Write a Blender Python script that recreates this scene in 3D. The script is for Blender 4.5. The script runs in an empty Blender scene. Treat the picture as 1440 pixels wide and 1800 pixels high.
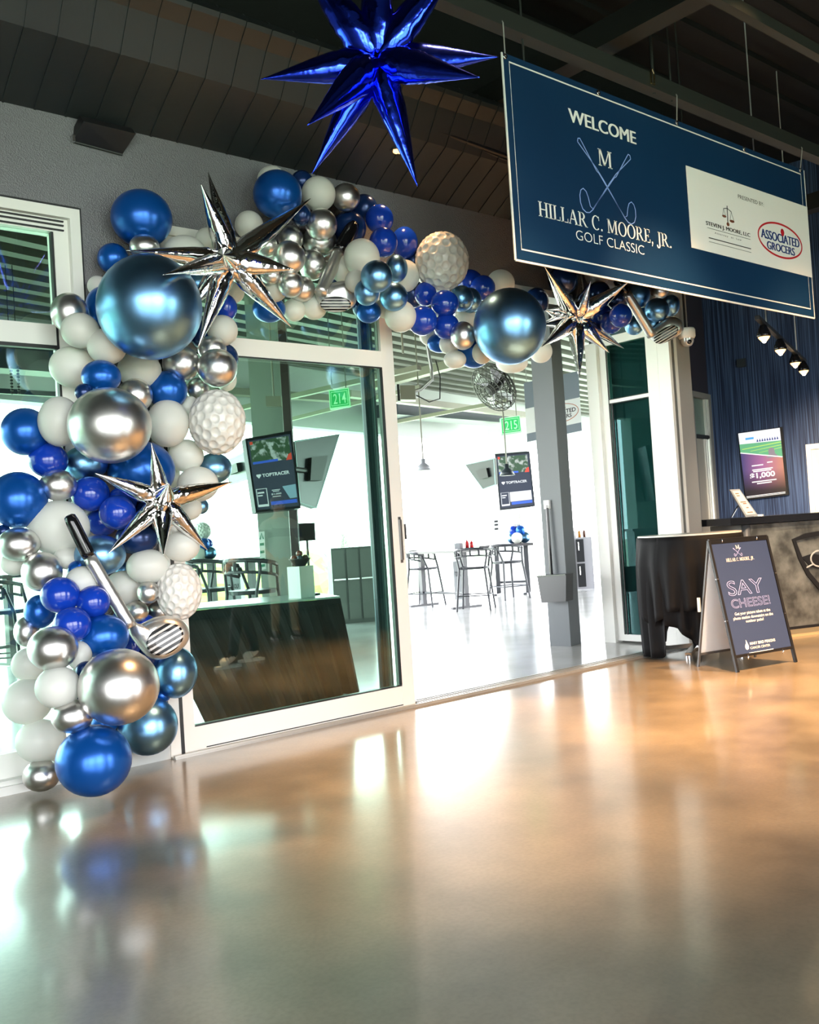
import bpy, bmesh, math, random
import numpy as np
from mathutils import Vector, Matrix

random.seed(7)
S = bpy.context.scene
COL = S.collection
sin, cos, R_ = math.sin, math.cos, math.radians

# ------------------------------------------------------------------ camera
# world: door wall is the plane y=0, x runs along it, z up; foyer is y<0, hall is y>0
FPX = 1691.0
YAW, PITCH, ROLL = 0.8683429833981672, 0.022250930082907076, -0.06399309851538303
CAM = Vector((0.0, -5.1836, 1.2))
FW = Vector((cos(YAW) * cos(PITCH), sin(YAW) * cos(PITCH), sin(PITCH)))
_r = Vector((sin(YAW), -cos(YAW), 0.0))
_u = _r.cross(FW)
RV = cos(ROLL) * _r + sin(ROLL) * _u
UV = -sin(ROLL) * _r + cos(ROLL) * _u
cd = bpy.data.cameras.new('camera')
cam = bpy.data.objects.new('camera', cd)
COL.objects.link(cam)
cd.sensor_fit = 'HORIZONTAL'
cd.sensor_width = 36.0
cd.lens = FPX / 1440.0 * 36.0
cd.clip_start, cd.clip_end = 0.05, 600
M = Matrix((RV, UV, -FW)).transposed().to_4x4()
M.translation = CAM
cam.matrix_world = M
S.camera = cam

# ------------------------------------------------------------------ sky and exposure
SKY = 5.5
w = bpy.data.worlds.new('overcast_sky')
S.world = w
w.use_nodes = True
nt = w.node_tree
bg = nt.nodes['Background']
tc = nt.nodes.new('ShaderNodeTexCoord')
sep = nt.nodes.new('ShaderNodeSeparateXYZ')
rmp = nt.nodes.new('ShaderNodeValToRGB')
nt.links.new(tc.outputs['Generated'], sep.inputs[0])
nt.links.new(sep.outputs['Z'], rmp.inputs[0])
rmp.color_ramp.elements[0].color = (1.0, 1.0, 1.0, 1)
rmp.color_ramp.elements[1].color = (0.72, 0.86, 1.0, 1)
nt.links.new(rmp.outputs[0], bg.inputs['Color'])
bg.inputs['Strength'].default_value = SKY
S.view_settings.view_transform = 'Standard'
S.view_settings.look = 'None'
S.view_settings.gamma = 1.0
S.view_settings.exposure = 1.42
S.view_settings.use_curve_mapping = False
try:
    S.cycles.use_denoising = True
    S.cycles.transparent_max_bounces = 24
    S.cycles.max_bounces = 10
    S.cycles.diffuse_bounces = 4
    S.cycles.glossy_bounces = 5
    S.cycles.sample_clamp_indirect = 6.0
    S.cycles.caustics_reflective = False
    S.cycles.caustics_refractive = False
except Exception:
    pass

def spot(name, loc, target, watts, color, size=70, blend=0.6, rad=0.05):
    l = bpy.data.lights.new(name, 'SPOT')
    l.energy = watts
    l.color = color
    l.spot_size = R_(size)
    l.spot_blend = blend
    l.shadow_soft_size = rad
    o = bpy.data.objects.new(name, l)
    COL.objects.link(o)
    o.location = loc
    o.rotation_euler = (Vector(target) - Vector(loc)).to_track_quat('-Z', 'Y').to_euler()
    return o

def portal(name, c, sx, sy, direction):
    l = bpy.data.lights.new(name, 'AREA')
    l.shape = 'RECTANGLE'
    l.size, l.size_y = sx, sy
    l.cycles.is_portal = True
    o = bpy.data.objects.new(name, l)
    COL.objects.link(o)
    o.location = c
    o.rotation_euler = Vector(direction).to_track_quat('-Z', 'Z').to_euler()
    return o

WARM = (1.0, 0.58, 0.27)

# ------------------------------------------------------------------ pixel helpers (photo frame 1440x1800)
def ray(px, py):
    return FW + RV * ((px - 720) / FPX) - UV * ((py - 900) / FPX)
def atx(px, py, v):
    d = ray(px, py); return CAM + d * ((v - CAM.x) / d.x)
def aty(px, py, v):
    d = ray(px, py); return CAM + d * ((v - CAM.y) / d.y)
def atz(px, py, v):
    d = ray(px, py); return CAM + d * ((v - CAM.z) / d.z)
def atd(px, py, dep):
    return CAM + ray(px, py) * dep
def atp(px, py, P, n):
    d = ray(px, py); P = Vector(P); n = Vector(n)
    return CAM + d * ((P - CAM).dot(n) / d.dot(n))
def depth_of(P):
    return (Vector(P) - CAM).dot(FW)

# ------------------------------------------------------------------ materials
MATS = {}
def mat(name, col, rough=0.5, metal=0.0, spec=0.5, coat=0.0, emit=None, estr=1.0, bump=None, noise=None):
    if name in MATS:
        return MATS[name]
    m = bpy.data.materials.new(name)
    m.use_nodes = True
    t = m.node_tree
    b = t.nodes['Principled BSDF']
    b.inputs['Base Color'].default_value = (*col, 1)
    b.inputs['Roughness'].default_value = rough
    b.inputs['Metallic'].default_value = metal
    b.inputs['Specular IOR Level'].default_value = spec
    b.inputs['Coat Weight'].default_value = coat
    b.inputs['Coat Roughness'].default_value = 0.05
    if emit:
        b.inputs['Emission Color'].default_value = (*emit, 1)
        b.inputs['Emission Strength'].default_value = estr
    if noise or bump:
        c = t.nodes.new('ShaderNodeTexCoord')
    if noise:      # (scale, second colour, stretch)
        n = t.nodes.new('ShaderNodeTexNoise')
        mp = t.nodes.new('ShaderNodeMapping')
        t.links.new(c.outputs['Object'], mp.inputs[0])
        t.links.new(mp.outputs[0], n.inputs['Vector'])
        mp.inputs['Scale'].default_value = noise[2] if len(noise) > 2 else (1, 1, 1)
        n.inputs['Scale'].default_value = noise[0]
        n.inputs['Detail'].default_value = 6
        r = t.nodes.new('ShaderNodeValToRGB')
        r.color_ramp.elements[0].position = 0.35
        r.color_ramp.elements[1].position = 0.68
        r.color_ramp.elements[0].color = (*col, 1)
        r.color_ramp.elements[1].color = (*noise[1], 1)
        t.links.new(n.outputs['Fac'], r.inputs[0])
        t.links.new(r.outputs[0], b.inputs['Base Color'])
    if bump:       # (scale, strength, kind)
        if len(bump) > 2 and bump[2] == 'voronoi':
            n2 = t.nodes.new('ShaderNodeTexVoronoi'); o_ = n2.outputs['Distance']
        else:
            n2 = t.nodes.new('ShaderNodeTexNoise'); o_ = n2.outputs['Fac']
        n2.inputs['Scale'].default_value = bump[0]
        t.links.new(c.outputs['Object'], n2.inputs['Vector'])
        bp = t.nodes.new('ShaderNodeBump')
        bp.inputs['Strength'].default_value = bump[1]
        bp.inputs['Distance'].default_value = 0.01
        t.links.new(o_, bp.inputs['Height'])
        t.links.new(bp.outputs[0], b.inputs['Normal'])
    MATS[name] = m
    return m

def let_through(m, fac, col):
    """thin material that lets part of the light through"""
    t = m.node_tree
    out = [n for n in t.nodes if n.type == 'OUTPUT_MATERIAL'][0]
    mx = t.nodes.new('ShaderNodeMixShader'); tl = t.nodes.new('ShaderNodeBsdfTranslucent')
    tl.inputs[0].default_value = (*col, 1)
    mx.inputs[0].default_value = fac
    t.links.new(t.nodes['Principled BSDF'].outputs[0], mx.inputs[1]); t.links.new(tl.outputs[0], mx.inputs[2]); t.links.new(mx.outputs[0], out.inputs[0])
    return m

def glass(name, tint, refl=0.07, rmax=0.75, rcol=(0.95, 0.95, 0.95)):
    m = bpy.data.materials.new(name)
    m.use_nodes = True
    t = m.node_tree
    for n in list(t.nodes):
        t.nodes.remove(n)
    out = t.nodes.new('ShaderNodeOutputMaterial')
    mx = t.nodes.new('ShaderNodeMixShader')
    tr = t.nodes.new('ShaderNodeBsdfTransparent')
    gl = t.nodes.new('ShaderNodeBsdfGlossy')
    fr = t.nodes.new('ShaderNodeLayerWeight')
    mr = t.nodes.new('ShaderNodeMapRange')
    tr.inputs[0].default_value = (*tint, 1)
    gl.inputs['Roughness'].default_value = 0.0
    gl.inputs['Color'].default_value = (*rcol, 1)
    fr.inputs['Blend'].default_value = 0.25
    mr.inputs['To Min'].default_value = refl
    mr.inputs['To Max'].default_value = rmax
    t.links.new(fr.outputs['Fresnel'], mr.inputs[0])
    t.links.new(mr.outputs[0], mx.inputs[0])
    t.links.new(tr.outputs[0], mx.inputs[1])
    t.links.new(gl.outputs[0], mx.inputs[2])
    t.links.new(mx.outputs[0], out.inputs[0])
    return m

# ------------------------------------------------------------------ mesh helpers
def world_of(o):
    m = Matrix.Identity(4)
    while o is not None:
        m = o.matrix_basis @ m
        o = o.parent
    return m

def tag(o, label, cat, group=None):
    o['label'] = label
    o['category'] = cat
    if group:
        o['group'] = group
    return o

def thing(name, label, cat, loc=(0, 0, 0), rz=0.0, group=None):
    o = bpy.data.objects.new(name, None)
    COL.objects.link(o)
    o.empty_display_size = 0.1
    o.location = loc
    o.rotation_euler = (0, 0, rz)
    return tag(o, label, cat, group)

def obj(name, bm, m=None, parent=None, local=False, smooth=False, label=None):
    """link a bmesh (world coordinates, or the parent's when local) as one mesh object"""
    if parent is not None and not local:
        bm.transform(world_of(parent).inverted())
    me = bpy.data.meshes.new(name)
    bmesh.ops.recalc_face_normals(bm, faces=bm.faces[:])
    bm.to_mesh(me)
    bm.free()
    if smooth:
        for p in me.polygons:
            p.use_smooth = True
    if m is not None:
        for k in (m if isinstance(m, (list, tuple)) else [m]):
            me.materials.append(k)
    o = bpy.data.objects.new(name, me)
    COL.objects.link(o)
    if parent is not None:
        o.parent = parent
    if label:
        o['label'] = label
    return o

def struct(name, bm, m, parent=None, **k):
    o = obj(name, bm, m, parent, **k)
    o['kind'] = 'structure'
    return o

def recenter(o, P):
    """put a single-mesh thing's origin at P"""
    o.data.transform(Matrix.Translation(-Vector(P)))
    o.location = P
    return o

def BM():
    return bmesh.new()

def box(bm, lo, hi, mi=0):
    vs = [bm.verts.new((x, y, z)) for x in (lo[0], hi[0]) for y in (lo[1], hi[1]) for z in (lo[2], hi[2])]
    for f in ((0, 1, 3, 2), (4, 6, 7, 5), (0, 4, 5, 1), (2, 3, 7, 6), (0, 2, 6, 4), (1, 5, 7, 3)):
        bm.faces.new([vs[i] for i in f]).material_index = mi
    return bm

def rbox(bm, c, size, rz=0.0, mi=0):
    """box centred at c, turned about z"""
    c = Vector(c)
    ex = Vector((cos(rz), sin(rz), 0)) * size[0] / 2
    ey = Vector((-sin(rz), cos(rz), 0)) * size[1] / 2
    ez = Vector((0, 0, size[2] / 2))
    return obox(bm, c, ex, ey, ez, mi)

def obox(bm, c, ex, ey, ez, mi=0):
    vs = [bm.verts.new(c + ex * a + ey * b + ez * d) for a in (-1, 1) for b in (-1, 1) for d in (-1, 1)]
    for f in ((0, 1, 3, 2), (4, 6, 7, 5), (0, 4, 5, 1), (2, 3, 7, 6), (0, 2, 6, 4), (1, 5, 7, 3)):
        bm.faces.new([vs[i] for i in f]).material_index = mi
    return bm

def bar(bm, a, b, wd, ht, up=(0, 0, 1), mi=0):
    a, b = Vector(a), Vector(b)
    d = (b - a).normalized()
    up = Vector(up)
    s = d.cross(up)
    if s.length < 1e-4:
        s = d.cross(Vector((1, 0, 0)))
    s.normalize()
    n = s.cross(d).normalized()
    return obox(bm, (a + b) / 2, (b - a) / 2, s * wd / 2, n * ht / 2, mi)

def ring(bm, c, ex, ey, n):
    return [bm.verts.new(c + ex * cos(2 * math.pi * i / n) + ey * sin(2 * math.pi * i / n)) for i in range(n)]

def bridge(bm, a, b, mi=0):
    n = len(a)
    for i in range(n):
        f = bm.faces.new((a[i], a[(i + 1) % n], b[(i + 1) % n], b[i]))
        f.material_index = mi

def tube(bm, pts, rad, n=10, cap=True, mi=0):
    """round tube along a polyline; rad is a number or one per point"""
    pts = [Vector(p) for p in pts]
    if not isinstance(rad, (list, tuple)):
        rad = [rad] * len(pts)
    prev = None
    side = None
    first = None
    for i, p in enumerate(pts):
        d = (pts[min(i + 1, len(pts) - 1)] - pts[max(i - 1, 0)]).normalized()
        if side is None:
            side = d.cross(Vector((0.13, 0.2, 1))).normalized()
            if side.length < 0.5:
                side = d.cross(Vector((1, 0, 0))).normalized()
        side = (side - d * side.dot(d)).normalized()
        up = d.cross(side)
        rg = ring(bm, p, side * rad[i], up * rad[i], n)
        if prev:
            bridge(bm, prev, rg, mi)
        else:
            first = rg
        prev = rg
    if cap:
        bm.faces.new(first).material_index = mi
        bm.faces.new(prev).material_index = mi
    return bm

def lathe(bm, prof, c=(0, 0, 0), n=24, axis=(0, 0, 1), mi=0):
    """prof: (radius, height) pairs along the axis"""
    a = Vector(axis).normalized()
    s = a.cross(Vector((0, 1, 0.01))).normalized()
    t = a.cross(s)
    c = Vector(c)
    prev = None
    for r, h in prof:
        if r < 1e-6:
            v = bm.verts.new(c + a * h)
            if prev:
                if len(prev) > 1:
                    for i in range(n):
                        bm.faces.new((prev[i], prev[(i + 1) % n], v)).material_index = mi
            prev = [v]
            continue
        rg = ring(bm, c + a * h, s * r, t * r, n)
        if prev:
            if len(prev) == 1:
                for i in range(n):
                    bm.faces.new((prev[0], rg[i], rg[(i + 1) % n])).material_index = mi
            else:
                bridge(bm, prev, rg, mi)
        prev = rg
    return bm

def ball(bm, c, r, seg=20, rings=12, sc=(1, 1, 1)):
    c = Vector(c)
    m = Matrix.Translation(c) @ Matrix.Diagonal((sc[0], sc[1], sc[2], 1))
    bmesh.ops.create_uvsphere(bm, u_segments=seg, v_segments=rings, radius=r, matrix=m)
    return bm

def prism(bm, poly, depth_vec, mi=0):
    """extrude a 3D polygon by a vector"""
    d = Vector(depth_vec)
    a = [bm.verts.new(Vector(p)) for p in poly]
    b = [bm.verts.new(Vector(p) + d) for p in poly]
    bm.faces.new(a).material_index = mi
    bm.faces.new(b[::-1]).material_index = mi
    for i in range(len(a)):
        j = (i + 1) % len(a)
        bm.faces.new((a[i], a[j], b[j], b[i])).material_index = mi
    return bm

def copy_tree(o, parent=None):
    c = o.copy()
    COL.objects.link(c)
    if parent is not None:
        c.parent = parent
    for ch in list(o.children):
        copy_tree(ch, c)
    return c

# ------------------------------------------------------------------ flat quads that carry print
class Quad:
    """tl, tr, br, bl corners; u to the right, v downward"""
    def __init__(self, tl, tr, br, bl):
        self.c = [Vector(p) for p in (tl, tr, br, bl)]
        self.n = (self.c[3] - self.c[0]).cross(self.c[1] - self.c[0]).normalized()
        if self.n.dot(CAM - self.c[0]) < 0:
            self.n = -self.n
    def P(self, u, v, lift=0.0):
        tl, tr, br, bl = self.c
        a = tl + (tr - tl) * u
        b = bl + (br - bl) * u
        return a + (b - a) * v + self.n * lift
    def uv(self, p):
        tl, tr, br, bl = self.c
        ex, ey = tr - tl, bl - tl
        d = Vector(p) - tl
        return d.dot(ex) / ex.length_squared, d.dot(ey) / ey.length_squared
    def px(self, x, y):
        return self.uv(atp(x, y, self.c[0], self.n))

def patch(bm, q, u0, v0, u1, v1, lift, thick=0.0015, mi=0):
    return prism(bm, [q.P(u0, v0, lift), q.P(u1, v0, lift), q.P(u1, v1, lift), q.P(u0, v1, lift)], q.n * thick, mi)

def poly_on(bm, q, uvs, lift, thick=0.0015, mi=0):
    return prism(bm, [q.P(u, v, lift) for u, v in uvs], q.n * thick, mi)

def ribbon(bm, q, uvs, wd, lift, closed=False, thick=0.0012):
    pts = [q.P(u, v, lift) for u, v in uvs]
    n = len(pts)
    L_, R2 = [], []
    for i in range(n):
        if closed:
            d = pts[(i + 1) % n] - pts[i - 1]
        else:
            d = pts[min(i + 1, n - 1)] - pts[max(i - 1, 0)]
        s = d.normalized().cross(q.n) * wd / 2
        L_.append((bm.verts.new(pts[i] + s), bm.verts.new(pts[i] + s + q.n * thick)))
        R2.append((bm.verts.new(pts[i] - s), bm.verts.new(pts[i] - s + q.n * thick)))
    for i in range(n if closed else n - 1):
        j = (i + 1) % n
        bm.faces.new((L_[i][1], L_[j][1], R2[j][1], R2[i][1]))
        bm.faces.new((L_[i][0], L_[i][1], L_[j][1], L_[j][0]))
        bm.faces.new((R2[i][0], R2[j][0], R2[j][1], R2[i][1]))
    return bm

def text_mesh(s, outline=0.0, spacing=1.0, extrude=0.0, bold=0.0):
    cu = bpy.data.curves.new('lettering', 'FONT')
    cu.body = s
    cu.space_character = spacing
    cu.resolution_u = 4
    if outline:
        cu.fill_mode = 'NONE'
        cu.bevel_depth = outline
        cu.bevel_resolution = 1
    elif bold:
        cu.offset = bold
    o = bpy.data.objects.new('lettering', cu)
    COL.objects.link(o)
    dg = bpy.context.evaluated_depsgraph_get()
    me = bpy.data.meshes.new_from_object(o.evaluated_get(dg))
    bpy.data.objects.remove(o)
    bpy.data.curves.remove(cu)
    return me

def text_on(bm, q, s, u0, v0, u1, v1, lift, outline=0.0, bold=0.0, spacing=1.0, mi=0):
    """fit the lettering into the box u0..u1, v0 (top) .. v1 (bottom) of the quad"""
    me = text_mesh(s, outline=outline, bold=bold, spacing=spacing)
    xs = [v.co.x for v in me.vertices]
    ys = [v.co.y for v in me.vertices]
    x0, x1, y0, y1 = min(xs), max(xs), min(ys), max(ys)
    vs = []
    for v in me.vertices:
        a = (v.co.x - x0) / (x1 - x0)
        b = (y1 - v.co.y) / (y1 - y0)
        vs.append(bm.verts.new(q.P(u0 + (u1 - u0) * a, v0 + (v1 - v0) * b, lift + (v.co.z * 0.05 if outline else 0.0008))))
    for p in me.polygons:
        try:
            bm.faces.new([vs[i] for i in p.vertices]).material_index = mi
        except ValueError:
            pass
    bpy.data.meshes.remove(me)
    return bm

# serif capitals, drawn from strokes in a unit-high box
def serif_shapes(ch):
    """returns (width, [polygons]) ; y up, cap height 1"""
    P = []
    T, t = 0.15, 0.055
    def rect(x0, y0, x1, y1):
        P.append([(x0, y0), (x1, y0), (x1, y1), (x0, y1)])
    def stem(x, serif=True, bot=True, top=True, w=T):
        rect(x, 0, x + w, 1)
        if top: rect(x - 0.09, 1 - t, x + w + 0.09, 1)
        if bot: rect(x - 0.09, 0, x + w + 0.09, t)
    def diag(x0, y0, x1, y1, w):
        P.append([(x0 - w / 2, y0), (x0 + w / 2, y0), (x1 + w / 2, y1), (x1 - w / 2, y1)])
    def arc(cx, cy, rx, ry, a0, a1, wx, wy, n=22):
        for i in range(n):
            p, q_ = R_(a0 + (a1 - a0) * i / n), R_(a0 + (a1 - a0) * (i + 1) / n)
            P.append([(cx + rx * cos(p), cy + ry * sin(p)), (cx + rx * cos(q_), cy + ry * sin(q_)),
                      (cx + (rx - wx) * cos(q_), cy + (ry - wy) * sin(q_)), (cx + (rx - wx) * cos(p), cy + (ry - wy) * sin(p))])
    if ch == 'H':
        stem(0.1); stem(0.65); rect(0.2, 0.47, 0.7, 0.53); return 0.9, P
    if ch == 'I':
        stem(0.1); return 0.36, P
    if ch == 'L':
        stem(0.1); rect(0.2, 0, 0.66, t); rect(0.61, 0, 0.66, 0.28); return 0.7, P
    if ch == 'A':
        diag(0.08, 0.0, 0.42, 1.0, 0.06); diag(0.74, 0.0, 0.42, 1.0, 0.16); rect(0.2, 0.32, 0.66, 0.38)
        rect(-0.02, 0, 0.2, t); rect(0.58, 0, 0.88, t); return 0.88, P
    if ch == 'R':
        stem(0.1); arc(0.34, 0.74, 0.32, 0.26, -90, 90, 0.15, 0.055); rect(0.2, 0.945, 0.36, 1); rect(0.2, 0.48, 0.36, 0.535)
        diag(0.76, 0, 0.42, 0.5, 0.16); rect(0.66, 0, 0.9, t); return 0.88, P
    if ch == 'C':
        arc(0.46, 0.5, 0.42, 0.52, 48, 312, 0.15, 0.06); rect(0.72, 0.68, 0.77, 0.98); return 0.82, P
    if ch == 'M':
        stem(0.1, w=0.07); stem(0.83); diag(0.17, 1, 0.5, 0.06, 0.15); diag(0.86, 1, 0.5, 0.06, 0.07)
        return 1.1, P
    if ch == 'O':
        arc(0.46, 0.5, 0.44, 0.52, 0, 360, 0.15, 0.055, 36); return 0.92, P
    if ch == 'E':
        stem(0.1); rect(0.2, 0, 0.66, t); rect(0.2, 1 - t, 0.63, 1); rect(0.2, 0.48, 0.5, 0.535)
        rect(0.61, 0, 0.66, 0.26); rect(0.58, 0.76, 0.63, 1); rect(0.46, 0.4, 0.5, 0.62); return 0.72, P
    if ch == 'J':
        rect(0.18, 0.0, 0.33, 1); rect(0.09, 1 - t, 0.42, 1); arc(0.12, 0.0, 0.21, 0.24, 180, 360, 0.13, 0.1, 12); return 0.44, P
    if ch == '.':
        rect(0.08, 0, 0.22, 0.14); return 0.3, P
    if ch == ',':
        rect(0.08, 0, 0.22, 0.14); diag(0.1, -0.2, 0.17, 0.02, 0.07); return 0.3, P
    return 0.36, P

def serif_on(bm, q, s, u0, v0, u1, v1, lift):
    x = 0.0
    polys = []
    for ch in s:
        wd, P = serif_shapes(ch)
        polys += [[(a + x, b) for a, b in p] for p in P]
        x += wd + 0.03
    for p in polys:
        bm.faces.new([bm.verts.new(q.P(u0 + (u1 - u0) * a / x, v1 + (v0 - v1) * b, lift)) for a, b in p])
    return bm
# ------------------------------------------------------------------ shared materials
m_frame = mat('white aluminium', (0.80, 0.80, 0.76), 0.38, 0.0)
m_frame_dk = mat('dark gasket', (0.012, 0.013, 0.014), 0.5)
m_wall = mat('grey textured wallcovering', (0.17, 0.17, 0.182), 0.42, bump=(120, 0.5, 'voronoi'))
m_pier = mat('grey painted pier', (0.30, 0.295, 0.28), 0.5, bump=(60, 0.15))
m_dark = mat('black painted steel', (0.018, 0.019, 0.02), 0.5)
m_deck = mat('black painted deck', (0.006, 0.007, 0.007), 0.6)
m_beam = mat('dark grey painted beam', (0.02, 0.023, 0.021), 0.5)
m_soffit = mat('dark olive soffit', (0.013, 0.0165, 0.0175), 0.45, bump=(25, 0.12))
m_glass = glass('green tinted glass', (0.70, 0.86, 0.79), 0.07)
m_glass_ret = glass('teal reflective glass', (0.45, 0.66, 0.64), 0.035, 0.25, (0.45, 0.78, 0.8))
m_black = mat('matte black', (0.008, 0.008, 0.009), 0.45)
m_gloss_black = mat('gloss black', (0.006, 0.006, 0.007), 0.12)
m_white = mat('white print', (0.85, 0.85, 0.83), 0.5)
m_metal = mat('brushed steel', (0.6, 0.6, 0.6), 0.25, 1.0)
m_chrome = mat('chrome hardware', (0.8, 0.8, 0.8), 0.08, 1.0)

def floor_mat():
    m = mat('polished brown concrete', (0.20, 0.165, 0.125), 0.16, 0, 1.0)
    t = m.node_tree
    b = t.nodes['Principled BSDF']
    c = t.nodes.new('ShaderNodeTexCoord')
    n1 = t.nodes.new('ShaderNodeTexNoise'); n1.inputs['Scale'].default_value = 0.9; n1.inputs['Detail'].default_value = 8
    n1.inputs['Roughness'].default_value = 0.62
    n2 = t.nodes.new('ShaderNodeTexNoise'); n2.inputs['Scale'].default_value = 60; n2.inputs['Detail'].default_value = 4
    t.links.new(c.outputs['Object'], n1.inputs['Vector'])
    t.links.new(c.outputs['Object'], n2.inputs['Vector'])
    r = t.nodes.new('ShaderNodeValToRGB')
    r.color_ramp.elements[0].position, r.color_ramp.elements[1].position = 0.36, 0.66
    r.color_ramp.elements[0].color = (0.12, 0.094, 0.062, 1)
    r.color_ramp.elements[1].color = (0.29, 0.232, 0.16, 1)
    t.links.new(n1.outputs['Fac'], r.inputs[0])
    mx = t.nodes.new('ShaderNodeMixRGB'); mx.blend_type = 'MULTIPLY'; mx.inputs[0].default_value = 0.3
    r2 = t.nodes.new('ShaderNodeValToRGB')
    r2.color_ramp.elements[0].position, r2.color_ramp.elements[1].position = 0.35, 0.6
    r2.color_ramp.elements[0].color = (0.55, 0.55, 0.55, 1)
    t.links.new(n2.outputs['Fac'], r2.inputs[0])
    t.links.new(r.outputs[0], mx.inputs[1]); t.links.new(r2.outputs[0], mx.inputs[2])
    t.links.new(mx.outputs[0], b.inputs['Base Color'])
    rr = t.nodes.new('ShaderNodeMapRange')
    rr.inputs['To Min'].default_value, rr.inputs['To Max'].default_value = 0.28, 0.34
    t.links.new(n1.outputs['Fac'], rr.inputs[0])
    t.links.new(rr.outputs[0], b.inputs['Roughness'])
    b.inputs['Coat Weight'].default_value = 0.8; b.inputs['Coat Roughness'].default_value = 0.13
    return m
m_floor = floor_mat()
m_floor_in = mat('pale polished concrete', (0.42, 0.41, 0.39), 0.17, 0, 0.6, noise=(1.3, (0.55, 0.54, 0.52)))

def stripe_wall_mat():
    m = mat('navy striped wallcovering', (0.012, 0.03, 0.085), 0.45)
    t = m.node_tree
    b = t.nodes['Principled BSDF']
    c = t.nodes.new('ShaderNodeTexCoord')
    mp = t.nodes.new('ShaderNodeMapping'); mp.inputs['Scale'].default_value = (1, 1, 0.012)
    n = t.nodes.new('ShaderNodeTexNoise'); n.inputs['Scale'].default_value = 80; n.inputs['Detail'].default_value = 3
    r = t.nodes.new('ShaderNodeValToRGB')
    r.color_ramp.elements[0].position, r.color_ramp.elements[1].position = 0.42, 0.62
    r.color_ramp.elements[0].color = (0.008, 0.019, 0.06, 1)
    r.color_ramp.elements[1].color = (0.07, 0.12, 0.25, 1)
    t.links.new(c.outputs['Object'], mp.inputs[0]); t.links.new(mp.outputs[0], n.inputs['Vector'])
    t.links.new(n.outputs['Fac'], r.inputs[0]); t.links.new(r.outputs[0], b.inputs['Base Color'])
    return m
m_navy = stripe_wall_mat()

# ------------------------------------------------------------------ reception and hall axes (turned 13 degrees from the door wall)
PHI = R_(13)
E1 = Vector((cos(PHI), sin(PHI), 0)); E2 = Vector((-sin(PHI), cos(PHI), 0)); EZ = Vector((0, 0, 1))
P0 = atd(1334, 820, 12.0)                       # a point on the navy wall
CORNER = atp(1253, 800, P0, E1); CORNER.z = 0
ZC = 5.4                                        # foyer deck height
ZI = 4.05                                       # hall deck height

# ------------------------------------------------------------------ floors
YB = -9.2                                       # inner face of the foyer's back wall
bm = BM(); box(bm, (-9.2, YB - 0.2, -0.1), (15, 0.0, 0.0)); prism(bm, [(7.75, 0, -0.1), (15, 0, -0.1), (15, 2.62, -0.1), (CORNER.x, CORNER.y, -0.1), (7.98, 1.0, -0.1), (7.75, 0.95, -0.1)], (0, 0, 0.1))
struct('floor', bm, m_floor)
EDGE_P = Vector((11.6, 8.55, 0)); EDGE_A = R_(17)
ED = Vector((cos(EDGE_A), sin(EDGE_A), 0))
def edge_y(x):
    return EDGE_P.y + (x - EDGE_P.x) * math.tan(EDGE_A)
CR = CORNER + E1 * 22
hall = [(-3, 0.0), (7.75, 0.0), (7.75, 0.95), (CORNER.x, CORNER.y), (CR.x, CR.y), (CR.x, edge_y(CR.x)), (-3, edge_y(-3))]
bm = BM(); prism(bm, [(x, y, -0.1) for x, y in hall], (0, 0, 0.1))
struct('floor_hall', bm, m_floor_in)

# ------------------------------------------------------------------ ground outside
m_turf = mat('pale range turf', (0.42, 0.52, 0.34), 0.9, noise=(0.05, (0.5, 0.56, 0.36)))
bm = BM(); box(bm, (-200, -160, -4.4), (260, 320, -4.2))
struct('ground', bm, m_turf)

# ------------------------------------------------------------------ ceiling of the foyer: deck, ribs
bm = BM(); box(bm, (-9.2, YB - 0.2, ZC), (15, 0.0, ZC + 0.1)); box(bm, (7.75, 0, ZC), (15, 3.0, ZC + 0.1))
for i in range(29):
    y = YB + 0.1 + i * 0.31
    box(bm, (-9.0, y, ZC - 0.05), (14.5, y + 0.12, ZC))
struct('ceiling', bm, m_deck)

# hall deck with pale ribs along E1
bm = BM(); prism(bm, [(x, y + (0.2 if y == 0 else 0), ZI) for x, y in hall], (0, 0, 0.1))
struct('ceiling_hall', bm, mat('green grey deck', (0.009, 0.013, 0.010), 0.6))
bm = BM()
m_rib = mat('pale deck rib', (0.15, 0.15, 0.13), 0.45)  # pale tone paints in the light ribs catch from the bright floor
base = Vector((2.734, 3.239, 0))
for i in range(-9, 30):
    o_ = base + E2 * (i * 0.345)
    # clip the rib to the hall outline
    t0, t1 = -8.0, 26.0
    def inside(p):
        return p.y > 0.22 and p.y < edge_y(p.x) - 0.1 and (p.x < 7.75 or (p - CORNER).dot(E2) > 0.05) and p.x > -2.9 and p.x < CR.x - 0.1
    run = None
    s = t0
    while s <= t1:
        p = o_ + E1 * s
        ok = inside(p)
        if ok and run is None:
            run = p.copy()
        if (not ok or s + 0.1 > t1) and run is not None:
            if (p - run).length > 0.4:
                bar(bm, run + EZ * (ZI - 0.05), p + EZ * (ZI - 0.05), 0.13, 0.1)
            run = None
        s += 0.1
struct('trim_1', bm, m_rib)['label'] = 'pale ribs under the hall deck'

# fascia beam at the open bay edge
bm = BM()
a = EDGE_P - ED * 15.2; b = EDGE_P + ED * 22
bar(bm, a + EZ * 3.55, b + EZ * 3.55, 0.25, 1.1)
struct('trim_2', bm, mat('pale fascia', (0.5, 0.52, 0.52), 0.5))

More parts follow.
